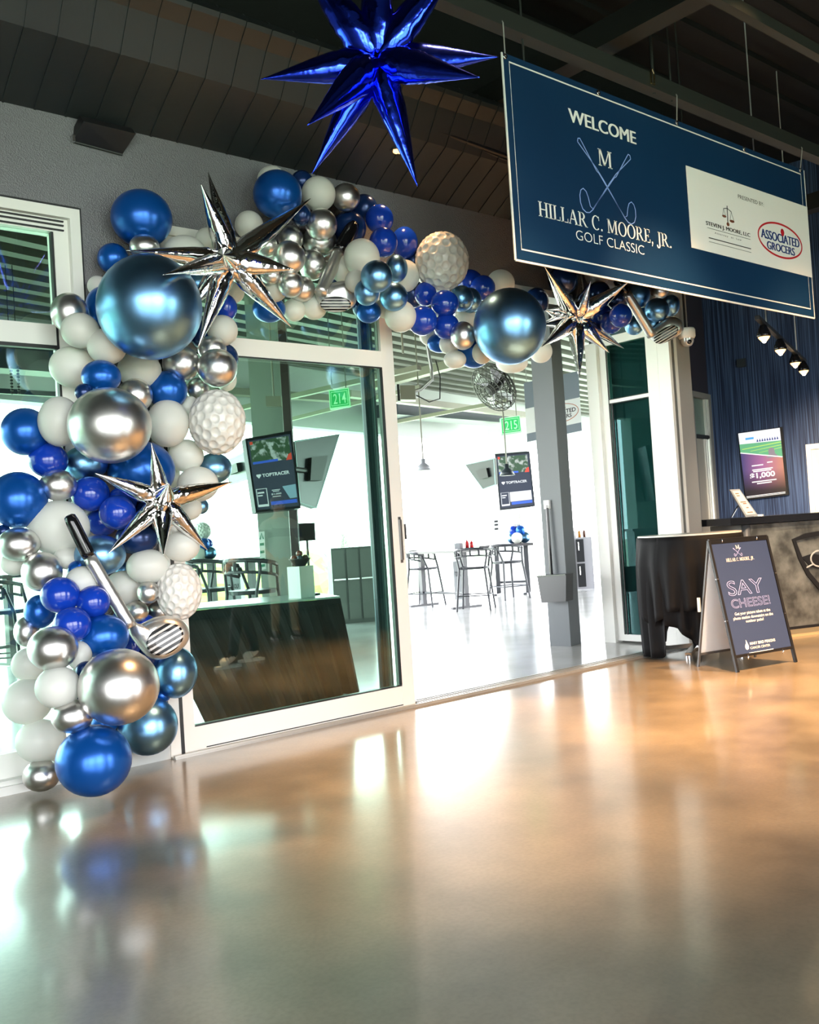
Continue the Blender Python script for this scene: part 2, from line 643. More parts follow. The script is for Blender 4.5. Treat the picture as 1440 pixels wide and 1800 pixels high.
# ------------------------------------------------------------------ outer walls of the foyer
def wall_with_openings(bm, x0, x1, y0, y1, z1, ops):
    """wall along x between y0..y1 with openings (xa, xb, za, zb)"""
    cur = x0
    for xa, xb, za, zb in ops:
        box(bm, (cur, y0, 0), (xa, y1, z1))
        if za > 0: box(bm, (xa, y0, 0), (xb, y1, za))
        box(bm, (xa, y0, zb), (xb, y1, z1))
        cur = xb
    box(bm, (cur, y0, 0), (x1, y1, z1))

BACK = [(-8.6, -5.2, 0.2, 4.1), (-4.6, -1.2, 0.2, 4.1), (-0.6, 2.8, 0.2, 4.1), (4.8, 7.0, 0.2, 3.3)]
m_room = mat('dark grey paint', (0.10, 0.10, 0.105), 0.6)
bm = BM(); wall_with_openings(bm, -9.2, 15.0, YB - 0.2, YB, ZC, BACK)
struct('wall_back', bm, m_room)
bm = BM(); box(bm, (-9.2, YB, 0), (-9.0, 0, ZC)); 
struct('wall_left', bm, m_room)
for i, (xa, xb, za, zb) in enumerate(BACK):
    bm = BM()
    box(bm, (xa, YB - 0.16, za), (xa + 0.08, YB - 0.04, zb)); box(bm, (xb - 0.08, YB - 0.16, za), (xb, YB - 0.04, zb))
    box(bm, (xa, YB - 0.16, zb - 0.08), (xb, YB - 0.04, zb)); box(bm, (xa, YB - 0.16, za), (xb, YB - 0.04, za + 0.08))
    box(bm, ((xa + xb) / 2 - 0.035, YB - 0.15, za), ((xa + xb) / 2 + 0.035, YB - 0.05, zb))
    box(bm, (xa, YB - 0.15, 2.5), (xb, YB - 0.05, 2.57))
    struct('window_%d' % (i + 3), bm, m_frame)
    portal('daylight_portal', ((xa + xb) / 2, YB - 0.25, (za + zb) / 2), xb - xa, zb - za, (0, 1, 0))
# portals for the open side of the hall
pm = EDGE_P - ED * 2 + EZ * 1.0
portal('daylight_portal', pm + Vector((-sin(EDGE_A), cos(EDGE_A), 0)) * 0.3 + EZ * 0.4, 32, 3.4, (sin(EDGE_A), -cos(EDGE_A), 0))

# ------------------------------------------------------------------ door wall
WX = 2.112   # right edge of the left window
JX = 2.47    # left jamb of the sliding door
OX = 7.62    # right edge of the opening
HZ = 3.112   # head height
bm = BM()
box(bm, (-9.0, 0, 0), (-1.6, 0.2, ZC))
box(bm, (WX, 0, 0), (JX, 0.2, HZ))
box(bm, (-1.6, 0, HZ), (OX, 0.2, 4.2))
struct('wall_front', bm, m_wall)
bm = BM(); box(bm, (-1.6, 0.0, 4.2), (OX, 0.2, ZC)); box(bm, (OX, 0.0, 3.64), (8.0, 0.97, ZC)); struct('wall_upper', bm, m_deck)
bm = BM()
box(bm, (7.705, 0, 0), (8.0, 0.2, 3.64)); box(bm, (7.76, 0.2, 0), (8.0, 0.97, 4.04)); box(bm, (OX, 0.0, HZ), (7.705, 0.2, 3.64))
struct('wall_pier', bm, m_pier)
bm = BM(); box(bm, (WX + 0.002, -0.018, 0), (JX - 0.002, -0.001, 0.15))
struct('baseboard_front', bm, mat('pale grey baseboard', (0.55, 0.56, 0.54), 0.4))
bm = BM(); prism(bm, [(7.759, 0.21, 0.02), (7.759, 0.95, 0.02), (7.759, 0.95, 4.0), (7.759, 0.21, 4.0)], (-0.02, 0, 0))
struct('trim_3', bm, mat('deep teal lining', (0.03, 0.07, 0.08), 0.6))

# left window (storefront)
bm = BM()
F0, F1 = -0.02, 0.12
gx = 1.975
box(bm, (-1.6, F0, 3.055), (WX, F1, HZ)); box(bm, (2.055, F0, 0), (WX, F1, 3.055))
box(bm, (-1.6, 0.02, 2.98), (2.055, F1, 3.055)); box(bm, (gx, 0.02, 0.0), (2.055, F1, 2.98))
box(bm, (-1.6, 0.03, 2.35), (gx, 0.11, 2.466))
box(bm, (-1.6, 0.03, 0.07), (gx, 0.11, 0.196))
box(bm, (-1.6, 0.03, 0.07), (-1.52, 0.11, 2.98))
win = struct('window_1', bm, m_frame)
bm = BM(); box(bm, (-1.52, 0.06, 0.196), (gx, 0.068, 2.35)); box(bm, (-1.52, 0.06, 2.466), (gx, 0.068, 2.98))
obj('pane', bm, m_glass, win)
bm = BM()
for z in (2.995, 3.022, 3.045):
    box(bm, (-1.5, 0.008, z - 0.008), (2.03, 0.019, z))
box(bm, (gx - 0.012, 0.025, 0.2), (gx + 0.004, 0.06, 2.98)); box(bm, (-1.5, 0.024, 2.33), (gx, 0.06, 2.35))
box(bm, (WX, -0.012, 0.0), (WX + 0.012, 0.0, HZ + 0.012)); box(bm, (-1.6, -0.012, HZ), (WX, 0.0, HZ + 0.014))
obj('gasket', bm, m_frame_dk, win)
bm = BM(); box(bm, (-1.6, -0.05, 0.0), (WX, 0.12, 0.045)); box(bm, (-1.6, -0.03, 0.045), (WX, 0.12, 0.07))
obj('window_sill', bm, m_frame, win)

# sliding door with transom light
door = thing('door_1', 'white framed sliding glass door', 'door', (3.4, 0, 0)); del door['category']; del door['label']
bm = BM()
box(bm, (4.212, -0.012, 0.012), (4.32, 0.05, 3.05))           # meeting stile
box(bm, (2.557, -0.012, 0.012), (2.632, 0.05, 3.05))          # left stile
box(bm, (2.632, -0.01, 0.012), (4.212, 0.05, 0.156))          # bottom rail
box(bm, (2.632, -0.01, 2.365), (4.212, 0.05, 2.478))          # transom rail
box(bm, (2.632, -0.01, 2.99), (4.212, 0.05, 3.05))
f = obj('door_frame', bm, m_frame, door); f['kind'] = 'structure'
bm = BM(); box(bm, (2.632, 0.012, 0.156), (4.212, 0.02, 2.365)); box(bm, (2.632, 0.012, 2.478), (4.212, 0.02, 2.99))
f = obj('pane', bm, m_glass, door); f['kind'] = 'structure'
bm = BM(); box(bm, (4.272, -0.03, 1.02), (4.286, -0.011, 1.3)); box(bm, (4.268, -0.016, 1.0), (4.29, -0.0115, 1.32))
f = obj('handle', bm, mat('grey pull', (0.3, 0.3, 0.3), 0.3, 0.8), door); f['kind'] = 'structure'
bm = BM(); box(bm, (4.322, -0.005, 1.16), (4.345, 0.03, 1.27))
f = obj('latch', bm, m_metal, door); f['kind'] = 'structure'
bm = BM(); box(bm, (2.632, -0.012, 0.152), (4.212, 0.012, 0.158)); box(bm, (4.206, -0.012, 0.16), (4.213, 0.012, 2.36)); box(bm, (2.632, -0.012, 2.358), (4.212, 0.012, 2.366)); box(bm, (2.70, -0.0115, 0.02), (4.3, -0.009, 0.026))
f = obj('gasket', bm, m_frame_dk, door); f['kind'] = 'structure'
door['kind'] = 'structure'
# stacked sliding panel edges seen through the pane
bm = BM()
for x, wd, y in ((4.135, 0.03, 0.075), (4.10, 0.014, 0.06), (4.19, 0.02, 0.075)):
    box(bm, (x, y, 0.03), (x + wd, y + 0.03, 3.04))
struct('trim_4', bm, mat('dark blue grey stile', (0.03, 0.05, 0.065), 0.35))
bm = BM()
box(bm, (4.115, 0.08, 0.03), (4.13, 0.12, 3.04)); box(bm, (4.17, 0.06, 0.03), (4.18, 0.1, 3.04))
struct('trim_5', bm, mat('steel grey stile', (0.25, 0.32, 0.36), 0.35))
# jamb and head of the opening
bm = BM()
box(bm, (JX, -0.02, 0), (2.553, 0.14, HZ)); box(bm, (JX, -0.02, 3.055), (OX, 0.14, HZ))
struct('trim_6', bm, m_frame)
bm = BM(); box(bm, (2.535, -0.024, 0.0), (2.556, -0.005, 3.05))
struct('trim_7', bm, m_frame_dk)
# floor track
bm = BM()
box(bm, (JX, -0.075, 0), (OX, 0.12, 0.008))
for y in (-0.06, -0.02, 0.03, 0.075):
    box(bm, (4.33 if y > -0.05 else JX, y - 0.008, 0.008), (OX, y + 0.008, 0.02))
struct('trim_8', bm, mat('worn aluminium track', (0.5, 0.49, 0.46), 0.35, 0.6))
bm = BM()
for y in (-0.04, 0.005, 0.052):
    box(bm, (4.33, y - 0.007, 0.0085), (OX, y + 0.007, 0.011))
struct('trim_9', bm, m_frame_dk)

# fixed return leaf, square to the door wall, at the right of the opening
bm = BM()
X0, X1 = 7.62, 7.70
box(bm, (X0, 0.10, 0.0), (X1, 0.225, 3.0)); box(bm, (X0 + 0.012, 0.70, 0.02), (X1, 0.785, 3.0)); box(bm, (X0 - 0.03, 0.785, 0.0), (X1, 0.92, 2.96))
box(bm, (X0 + 0.006, 0.225, 0.02), (X1, 0.70, 0.083)); box(bm, (X0 + 0.006, 0.225, 2.915), (X1, 0.785, 3.0))
box(bm, (X0 + 0.006, 0.225, 2.345), (X1, 0.70, 2.378))
win2 = struct('window_2', bm, m_frame)
bm = BM(); box(bm, (X0 + 0.03, 0.225, 0.083), (X0 + 0.038, 0.70, 2.345)); box(bm, (X0 + 0.03, 0.225, 2.378), (X0 + 0.038, 0.70, 2.915))
obj('pane', bm, m_glass_ret, win2)
bm = BM()
box(bm, (X0 + 0.004, 0.69, 0.083), (X0 + 0.011, 0.70, 2.915)); box(bm, (X0 + 0.004, 0.225, 2.378), (X0 + 0.03, 0.70, 2.386)); box(bm, (X0 + 0.004, 0.655, 0.083), (X0 + 0.02, 0.668, 2.345)); box(bm, (X0 + 0.002, 0.225, 2.337), (X0 + 0.03, 0.70, 2.345))
obj('gasket', bm, m_frame_dk, win2)
# white and ribbed trims at the pier edge
bm = BM(); box(bm, (7.622, -0.03, 0), (7.66, 0.1, HZ)); box(bm, (7.715, -0.025, 0), (7.755, 0.0, HZ))
struct('trim_10', bm, m_frame)
bm = BM(); box(bm, (7.662, -0.012, 0), (7.676, 0.0, HZ)); box(bm, (7.69, -0.012, 0), (7.7, 0.0, HZ)); box(bm, (7.704, -0.02, 0), (7.714, 0.0, HZ))
struct('trim_11', bm, mat('grey brush seal', (0.2, 0.2, 0.19), 0.6))

# ------------------------------------------------------------------ soffit along the door wall, with raised seams
prof = [(0.0, 3.635), (-0.16, 3.735), (-0.39, 3.865), (-0.455, 3.965), (-0.52, 4.06), (-0.585, 4.125), (-0.6, 4.15), (-0.585, 4.19), (-0.5, 4.22), (0.0, 4.25)]
bm = BM()
prism(bm, [(-4.0, y, z) for y, z in prof], (11.9, 0, 0))
sf = struct('trim_12', bm, m_soffit)
bm = BM()
x = 1.902 - 0.1687 * 30
while x < 7.8:
    if x > -3.9:
        pr = [(y - 0.004 if i < 7 else y, z - 0.005) for i, (y, z) in enumerate(prof[:8])]
        prism(bm, [(x - 0.006, y, z) for y, z in pr] + [(x - 0.006, y + 0.03, z + 0.03) for y, z in pr[::-1]], (0.012, 0, 0))
    x += 0.1687
struct('trim_13', bm, m_soffit)
# dark conduit across the soffit underside
bm = BM(); tube(bm, [aty(724, 214, -0.42), aty(900, 278, -0.42)], 0.018, 8); tube(bm, [aty(700, 205, -0.42), aty(900, 285, -0.4)], 0.012, 8)
struct('trim_14', bm, m_black)

# ------------------------------------------------------------------ steel framing under the foyer deck
bm = BM()
bar(bm, (-9, -1.52, 4.06), (14.2, -1.52, 4.06), 0.09, 0.10)
struct('trim_15', bm, m_beam)
bm = BM()
bar(bm, (-9, -2.24, 4.2), (14, -2.24, 4.2), 0.06, 0.07)
struct('trim_16', bm, m_beam)
bm = BM()
for x in (5.02, 9.5, 0.6):
    bar(bm, (x, -10.9, 4.27), (x, -0.05, 4.27), 0.16, 0.16)
struct('trim_17', bm, mat('charcoal beam', (0.014, 0.016, 0.015), 0.5))
bm = BM(); box(bm, (-9, -3.9, 4.9), (14, -3.6, 5.3)); box(bm, (-9, -7.4, 4.9), (14, -7.1, 5.3))
struct('trim_18', bm, m_deck)

# ------------------------------------------------------------------ navy reception wall and the wall with the narrow door
bm = BM()
FARR = P0 - E2 * 12.6
prism(bm, [(CORNER.x, CORNER.y, 0), (FARR.x, FARR.y, 0), (FARR.x, FARR.y, ZC), (CORNER.x, CORNER.y, ZC)], E1 * 0.15)
struct('wall_right', bm, m_navy)
bm = BM()
W0 = CORNER - E1 * ((CORNER.x - 7.9) / E1.x)
# pieces around the narrow door opening (its leaf stands from -0.60 to -0.03 along the wall)
def side(s, z):
    p = CORNER + E1 * s; return (p.x, p.y, z)
L0 = -(CORNER.x - 7.98) / E1.x
prism(bm, [side(L0, 0), side(-0.72, 0), side(-0.72, ZC), side(L0, ZC)], E2 * 0.15)
prism(bm, [side(-0.72, 2.73), side(0.0, 2.73), side(0.0, ZC), side(-0.72, ZC)], E2 * 0.15)
struct('wall_side', bm, mat('dark plum paint', (0.035, 0.03, 0.045), 0.55))
d2 = thing('door_2', 'x', 'x', CORNER - E1 * 0.35); del d2['category']; del d2['label']; d2['kind'] = 'structure'
bm = BM()
def sbox(bm, s0, s1, z0, z1, o0, o1):
    prism(bm, [Vector(side(s0, z0)) + E2 * o0, Vector(side(s1, z0)) + E2 * o0, Vector(side(s1, z1)) + E2 * o0, Vector(side(s0, z1)) + E2 * o0], E2 * (o1 - o0))
sbox(bm, -0.1, -0.001, 0, 2.73, -0.03, 0.1); sbox(bm, -0.72, -0.62, 0, 2.73, -0.03, 0.1); sbox(bm, -0.62, -0.1, 2.66, 2.73, -0.03, 0.1)
f = obj('door_frame', bm, m_pier, d2)
bm = BM(); sbox(bm, -0.17, -0.14, 2.2, 2.66, -0.01, 0.02); sbox(bm, -0.21, -0.18, 0.02, 2.15, -0.012, 0.02); sbox(bm, -0.27, -0.24, 0.02, 2.15, -0.012, 0.02); sbox(bm, -0.135, -0.105, 0.02, 2.16, -0.02, 0.02)
f = obj('edge_strip', bm, m_frame, d2)
bm = BM(); sbox(bm, -0.62, -0.24, 0.02, 2.15, 0.01, 0.05)
f = obj('door_leaf', bm, mat('beige door leaf', (0.42, 0.4, 0.35), 0.4), d2)
bm = BM(); sbox(bm, -0.62, -0.1, 2.15, 2.2, -0.012, 0.06)
f = obj('transom_bar', bm, m_frame_dk, d2)
bm = BM(); sbox(bm, -0.62, -0.17, 2.2, 2.66, 0.02, 0.028)
f = obj('pane', bm, mat('etched green glass', (0.22, 0.3, 0.26), 0.2), d2)
q = Quad(Vector(side(-0.62, 2.66)) - E2 * 0.0 + E2 * 0.018, Vector(side(-0.17, 2.66)) + E2 * 0.018, Vector(side(-0.17, 2.2)) + E2 * 0.018, Vector(side(-0.62, 2.2)) + E2 * 0.018)
bm = BM(); u, v = q.px(1222, 713); u2, v2 = q.px(1226, 728); text_on(bm, q, 'R', u, v, u2, v2, 0.0, outline=0.003)
u, v = q.px(1225, 731); u2, v2 = q.px(1231, 740); text_on(bm, q, 'E', u, v, u2, v2, 0.0, outline=0.003)
f = obj('lettering', bm, m_black, d2)
for c in d2.children: c['kind'] = 'structure'
# white door on the navy wall, at the frame's right edge
d3 = thing('door_3', 'x', 'x', P0 - E2 * 1.0 - EZ * P0.z); del d3['category']; del d3['label']; d3['kind'] = 'structure'
def nbox(bm, s0, s1, z0, z1, o0, o1):
    b0 = Vector((P0.x, P0.y, 0))
    prism(bm, [b0 + E2 * s0 + EZ * z0 - E1 * o0, b0 + E2 * s1 + EZ * z0 - E1 * o0, b0 + E2 * s1 + EZ * z1 - E1 * o0, b0 + E2 * s0 + EZ * z1 - E1 * o0], -E1 * (o1 - o0))
bm = BM(); nbox(bm, -0.64, -0.585, 0, 1.965, 0.002, 0.05); nbox(bm, -1.6, -0.64, 1.9, 1.965, 0.002, 0.05); nbox(bm, -1.66, -1.6, 0, 1.965, 0.002, 0.05)
f = obj('door_frame', bm, mat('white door frame', (0.8, 0.8, 0.78), 0.4), d3); f['kind'] = 'structure'
bm = BM(); nbox(bm, -1.6, -0.64, 0.01, 1.9, 0.004, 0.025)
f = obj('door_leaf', bm, mat('off white door leaf', (0.68, 0.67, 0.62), 0.4), d3); f['kind'] = 'structure'
# px, py, half width, half height, colour, label  (listed from the wall outwards)
BALLOONS = [
    (478, 318, 26, 26, 'W', 'second nearest small white balloon above right of the upper silver starburst'),
    (531, 320, 20, 20, 'N', 'small dark navy balloon above the arch-top golf club'),
    (488, 342, 43, 42, 'B', 'big metallic blue balloon above right of the upper silver starburst'),
    (560, 341, 30, 30, 'W', 'medium white balloon above the arch-top golf club'),
    (640, 366, 24, 24, 'N', 'small dark navy balloon above right of the arch-top golf club'),
    (608, 347, 25, 24, 'S', 'small chrome silver balloon above the arch-top golf club'),
    (438, 396, 25, 25, 'W', 'nearest small white balloon above right of the upper silver starburst'),
    (529, 378, 18, 19, 'N', 'tiny dark navy balloon above left of the arch-top golf club'),
    (614, 402, 30, 31, 'N', 'medium dark navy balloon above the arch-top golf club'),
    (511, 420, 22, 24, 'S', 'small chrome silver balloon above left of the arch-top golf club'),
    (562, 424, 30, 28, 'S', 'medium chrome silver balloon above left of the arch-top golf club'),
    (565, 395, 28, 28, 'S', 'medium chrome silver balloon above the arch-top golf club'),
    (468, 432, 20, 20, 'S', 'nearest small chrome silver balloon above right of the upper silver starburst'),
    (473, 543, 29, 24, 'B', 'small metallic blue balloon below right of the upper silver starburst'),
    (481, 506, 25, 25, 'W', 'nearest small white balloon below right of the upper silver starburst'),
    (517, 545, 20, 20, 'W', 'second nearest small white balloon below left of the arch-top golf club'),
    (552, 540, 23, 22, 'W', 'nearest small white balloon below left of the arch-top golf club'),
    (585, 494, 20, 20, 'N', 'small dark navy balloon below the arch-top golf club'),
    (529, 508, 25, 23, 'S', 'nearest small chrome silver balloon below left of the arch-top golf club'),
    (476, 484, 18, 16, 'S', 'tiny chrome silver balloon right of the upper silver starburst'),
    (549, 466, 24, 27, 'S', 'nearest small chrome silver balloon left of the arch-top golf club'),
    (511, 500, 23, 23, 'S', 'second nearest small chrome silver balloon left of the arch-top golf club'),
    (508, 453, 29, 29, 'S', 'medium chrome silver balloon left of the arch-top golf club'),
    (604, 472, 25, 25, 'W', 'small white balloon above right of the arch-top golf club'),
    (636, 453, 32, 33, 'W', 'medium white balloon above right of the arch-top golf club'),
    (408, 512, 22, 22, 'W', 'nearest small white balloon below the upper silver starburst'),
    (310, 460, 26, 26, 'T', 'nearest small chrome teal balloon above right of the giant teal column balloon'),
    (366, 420, 22, 20, 'W', 'small white balloon above left of the upper silver starburst'),
    (325, 444, 37, 30, 'W', 'medium white balloon left of the upper silver starburst'),
    (249, 384, 53, 50, 'B', 'big metallic blue balloon above the giant teal column balloon'),
    (254, 434, 26, 22, 'S', 'small chrome silver balloon above the giant teal column balloon'),
    (199, 455, 27, 27, 'B', 'small metallic blue balloon above left of the giant teal column balloon'),
    (350, 500, 22, 24, 'T', 'small chrome teal balloon below left of the upper silver starburst'),
    (172, 503, 18, 18, 'W', 'tiny white balloon left of the giant teal column balloon'),
    (182, 540, 31, 36, 'B', 'medium metallic blue balloon left of the giant teal column balloon'),
    (354, 588, 22, 24, 'N', 'nearest small dark navy balloon below right of the giant teal column balloon'),
    (396, 541, 21, 24, 'R', 'small royal blue balloon below the upper silver starburst'),
    (391, 581, 27, 27, 'W', 'nearest small white balloon right of the giant teal column balloon'),
    (626, 495, 20, 20, 'W', 'nearest small white balloon below right of the arch-top golf club'),
    (638, 540, 19, 19, 'N', 'small dark navy balloon below right of the arch-top golf club'),
    (648, 548, 22, 20, 'B', 'nearest small metallic blue balloon below right of the arch-top golf club'),
    (680, 542, 22, 18, 'W', 'small white balloon below left of the arch golf ball'),
    (727, 517, 22, 24, 'N', 'nearest small dark navy balloon below left of the arch golf ball'),
    (727, 459, 17, 18, 'N', 'nearest tiny dark navy balloon left of the arch golf ball'),
    (704, 556, 28, 28, 'W', 'medium white balloon below left of the arch golf ball'),
    (712, 485, 26, 28, 'W', 'nearest small white balloon left of the arch golf ball'),
    (711, 427, 24, 28, 'R', 'nearest small royal blue balloon above left of the arch golf ball'),
    (667, 385, 25, 25, 'R', 'second nearest small royal blue balloon above right of the arch-top golf club'),
    (674, 426, 25, 26, 'R', 'nearest small royal blue balloon above right of the arch-top golf club'),
    (645, 514, 22, 23, 'T', 'small chrome teal balloon below right of the arch-top golf club'),
    (697, 472, 20, 24, 'T', 'nearest small chrome teal balloon left of the arch golf ball'),
    (692, 522, 25, 25, 'T', 'small chrome teal balloon below left of the arch golf ball'),
    (662, 486, 28, 28, 'T', 'medium chrome teal balloon right of the arch-top golf club'),
    (757, 590, 20, 18, 'W', 'second nearest small white balloon below the arch golf ball'),
    (773, 603, 22, 17, 'B', 'nearest small metallic blue balloon left of the giant teal arch balloon'),
    (790, 605, 18, 18, 'W', 'tiny white balloon left of the giant teal arch balloon'),
    (808, 553, 15, 16, 'S', 'tiny chrome silver balloon left of the giant teal arch balloon'),
    (819, 562, 20, 20, 'W', 'nearest small white balloon left of the giant teal arch balloon'),
    (748, 517, 20, 21, 'R', 'small royal blue balloon below left of the arch golf ball'),
    (826, 498, 24, 24, 'R', 'nearest small royal blue balloon below right of the arch golf ball'),
    (849, 506, 22, 22, 'R', 'nearest small royal blue balloon above left of the giant teal arch balloon'),
    (880, 499, 25, 25, 'W', 'small white balloon above the giant teal arch balloon'),
    (826, 528, 21, 22, 'T', 'nearest small chrome teal balloon above left of the giant teal arch balloon'),
    (811, 525, 22, 23, 'T', 'nearest small chrome teal balloon below right of the arch golf ball'),
    (743, 564, 26, 26, 'R', 'nearest small royal blue balloon below right of the arch-top golf club'),
    (785, 574, 23, 23, 'R', 'nearest small royal blue balloon left of the giant teal arch balloon'),
    (782, 534, 25, 24, 'R', 'nearest small royal blue balloon below the arch golf ball'),
    (800, 632, 20, 16, 'W', 'tiny white balloon below left of the giant teal arch balloon'),
    (833, 617, 31, 30, 'B', 'medium metallic blue balloon below left of the giant teal arch balloon'),
    (848, 620, 18, 20, 'W', 'small white balloon below left of the giant teal arch balloon'),
    (814, 590, 22, 25, 'S', 'small chrome silver balloon left of the giant teal arch balloon'),
    (900, 638, 28, 18, 'W', 'small white balloon below the giant teal arch balloon'),
    (951, 618, 20, 20, 'W', 'small white balloon below right of the giant teal arch balloon'),
    (943, 530, 22, 24, 'N', 'nearest small dark navy balloon above right of the giant teal arch balloon'),
    (896, 574, 64, 67, 'T', 'giant chrome teal balloon on the right half of the arch'),
    (990, 492, 26, 26, 'N', 'small dark navy balloon above the silver starburst under the banner'),
    (1050, 482, 22, 22, 'W', 'small white balloon above right of the silver starburst under the banner'),
    (1075, 490, 17, 17, 'W', 'tiny white balloon above right of the silver starburst under the banner'),
    (1053, 515, 20, 21, 'N', 'small dark navy balloon above right of the silver starburst under the banner'),
    (1057, 555, 20, 20, 'R', 'nearest small royal blue balloon right of the silver starburst under the banner'),
    (1085, 526, 18, 18, 'N', 'tiny dark navy balloon above right of the silver starburst under the banner'),
    (1074, 567, 20, 20, 'R', 'second nearest small royal blue balloon right of the silver starburst under the banner'),
    (1136, 535, 18, 18, 'W', 'nearest tiny white balloon above left of the golf club near the dome camera'),
    (1130, 560, 18, 19, 'T', 'second nearest tiny chrome teal balloon left of the golf club near the dome camera'),
    (1115, 572, 17, 17, 'T', 'nearest tiny chrome teal balloon right of the silver starburst under the banner'),
    (1147, 569, 12, 12, 'T', 'nearest tiny chrome teal balloon left of the golf club near the dome camera'),
    (1091, 555, 20, 21, 'R', 'nearest small royal blue balloon left of the golf club near the dome camera'),
    (1122, 519, 21, 22, 'T', 'small chrome teal balloon above left of the golf club near the dome camera'),
    (1180, 537, 15, 19, 'T', 'tiny chrome teal balloon above right of the golf club near the dome camera'),
    (1159, 511, 17, 15, 'S', 'tiny chrome silver balloon above the golf club near the dome camera'),
    (1155, 545, 21, 21, 'T', 'small chrome teal balloon above the golf club near the dome camera'),
    (122, 550, 32, 35, 'S', 'medium chrome silver balloon left of the giant teal column balloon'),
    (141, 581, 33, 31, 'W', 'medium white balloon left of the giant teal column balloon'),
    (188, 609, 34, 32, 'W', 'nearest medium white balloon below left of the giant teal column balloon'),
    (127, 645, 39, 36, 'W', 'medium white balloon above left of the upper giant silver balloon'),
    (245, 651, 38, 33, 'W', 'medium white balloon above right of the upper giant silver balloon'),
    (178, 662, 34, 29, 'B', 'nearest medium metallic blue balloon above the upper giant silver balloon'),
    (294, 686, 35, 34, 'B', 'nearest medium metallic blue balloon above left of the upper column golf ball'),
    (348, 685, 20, 21, 'S', 'small chrome silver balloon above left of the upper column golf ball'),
    (398, 668, 18, 20, 'W', 'nearest small white balloon above the upper column golf ball'),
    (395, 630, 24, 26, 'N', 'nearest small dark navy balloon above the upper column golf ball'),
    (373, 613, 25, 23, 'S', 'small chrome silver balloon above the upper column golf ball'),
    (319, 639, 33, 31, 'S', 'nearest medium chrome silver balloon below right of the giant teal column balloon'),
    (382, 647, 35, 34, 'S', 'medium chrome silver balloon above the upper column golf ball'),
    (263, 540, 91, 92, 'T', 'giant chrome teal balloon near the top of the balloon column'),
    (148, 690, 16, 16, 'N', 'tiny dark navy balloon above left of the upper giant silver balloon'),
    (334, 716, 17, 20, 'W', 'nearest tiny white balloon above left of the upper column golf ball'),
    (238, 695, 30, 30, 'S', 'nearest medium chrome silver balloon above right of the upper giant silver balloon'),
    (45, 759, 42, 42, 'B', 'big metallic blue balloon left of the upper giant silver balloon'),
    (105, 741, 37, 44, 'W', 'big white balloon left of the upper giant silver balloon'),
    (295, 744, 37, 42, 'W', 'nearest medium white balloon left of the upper column golf ball'),
    (327, 801, 31, 29, 'W', 'nearest medium white balloon below left of the upper column golf ball'),
    (377, 823, 30, 27, 'T', 'medium chrome teal balloon below the upper column golf ball'),
    (353, 890, 14, 14, 'T', 'tiny chrome teal balloon right of the lower silver starburst'),
    (333, 893, 22, 22, 'W', 'small white balloon right of the lower silver starburst'),
    (348, 851, 36, 31, 'W', 'nearest medium white balloon above right of the lower silver starburst'),
    (85, 809, 34, 31, 'R', 'medium royal blue balloon below left of the upper giant silver balloon'),
    (249, 827, 58, 52, 'B', 'nearest big metallic blue balloon above left of the lower silver starburst'),
    (151, 814, 38, 31, 'T', 'medium chrome teal balloon below left of the upper giant silver balloon'),
    (193, 748, 72, 67, 'S', 'upper giant chrome silver balloon of the balloon column'),
    (32, 879, 50, 50, 'B', 'big metallic blue balloon below left of the upper giant silver balloon'),
    (102, 853, 32, 28, 'S', 'nearest medium chrome silver balloon below left of the upper giant silver balloon'),
    (6, 934, 12, 12, 'N', 'tiny dark navy balloon left of the column golf club'),
    (143, 890, 18, 18, 'W', 'tiny white balloon left of the lower silver starburst'),
    (268, 900, 32, 30, 'N', 'nearest medium dark navy balloon below left of the lower silver starburst'),
    (295, 915, 28, 28, 'W', 'nearest medium white balloon below the lower silver starburst'),
    (215, 880, 26, 24, 'R', 'nearest small royal blue balloon left of the lower silver starburst'),
    (180, 918, 27, 25, 'R', 'small royal blue balloon above left of the column golf club'),
    (241, 946, 37, 29, 'N', 'nearest medium dark navy balloon above the column golf club'),
    (103, 928, 53, 49, 'W', 'nearest big white balloon above left of the column golf club'),
    (159, 868, 33, 31, 'R', 'nearest medium royal blue balloon below the upper giant silver balloon'),
    (207, 901, 32, 31, 'R', 'nearest medium royal blue balloon left of the lower silver starburst'),
    (26, 990, 24, 22, 'W', 'small white balloon below left of the upper giant silver balloon'),
    (33, 957, 36, 30, 'S', 'second nearest medium chrome silver balloon left of the column golf club'),
    (119, 981, 25, 20, 'W', 'nearest small white balloon left of the column golf club'),
    (134, 1000, 14, 14, 'B', 'tiny metallic blue balloon left of the column golf club'),
    (74, 1005, 35, 35, 'S', 'nearest medium chrome silver balloon left of the column golf club'),
    (319, 960, 32, 28, 'W', 'nearest medium white balloon above the lower column golf ball'),
    (217, 1003, 16, 16, 'T', 'tiny chrome teal balloon above left of the column golf club'),
    (176, 976, 44, 36, 'T', 'big chrome teal balloon above left of the column golf club'),
    (146, 1022, 30, 27, 'W', 'medium white balloon left of the column golf club'),
    (217, 1035, 34, 32, 'W', 'nearest medium white balloon below left of the column golf club'),
    (260, 996, 37, 31, 'W', 'nearest medium white balloon above right of the column golf club'),
    (225, 1095, 30, 28, 'B', 'medium metallic blue balloon below the column golf club'),
    (262, 1150, 28, 26, 'N', 'small dark navy balloon above right of the lower giant silver balloon'),
    (254, 1095, 18, 16, 'R', 'nearest tiny royal blue balloon below left of the lower column golf ball'),
    (261, 1041, 20, 20, 'S', 'nearest small chrome silver balloon below right of the column golf club'),
    (240, 1075, 21, 19, 'S', 'small chrome silver balloon below the column golf club'),
    (282, 1074, 22, 19, 'S', 'nearest small chrome silver balloon below left of the lower column golf ball'),
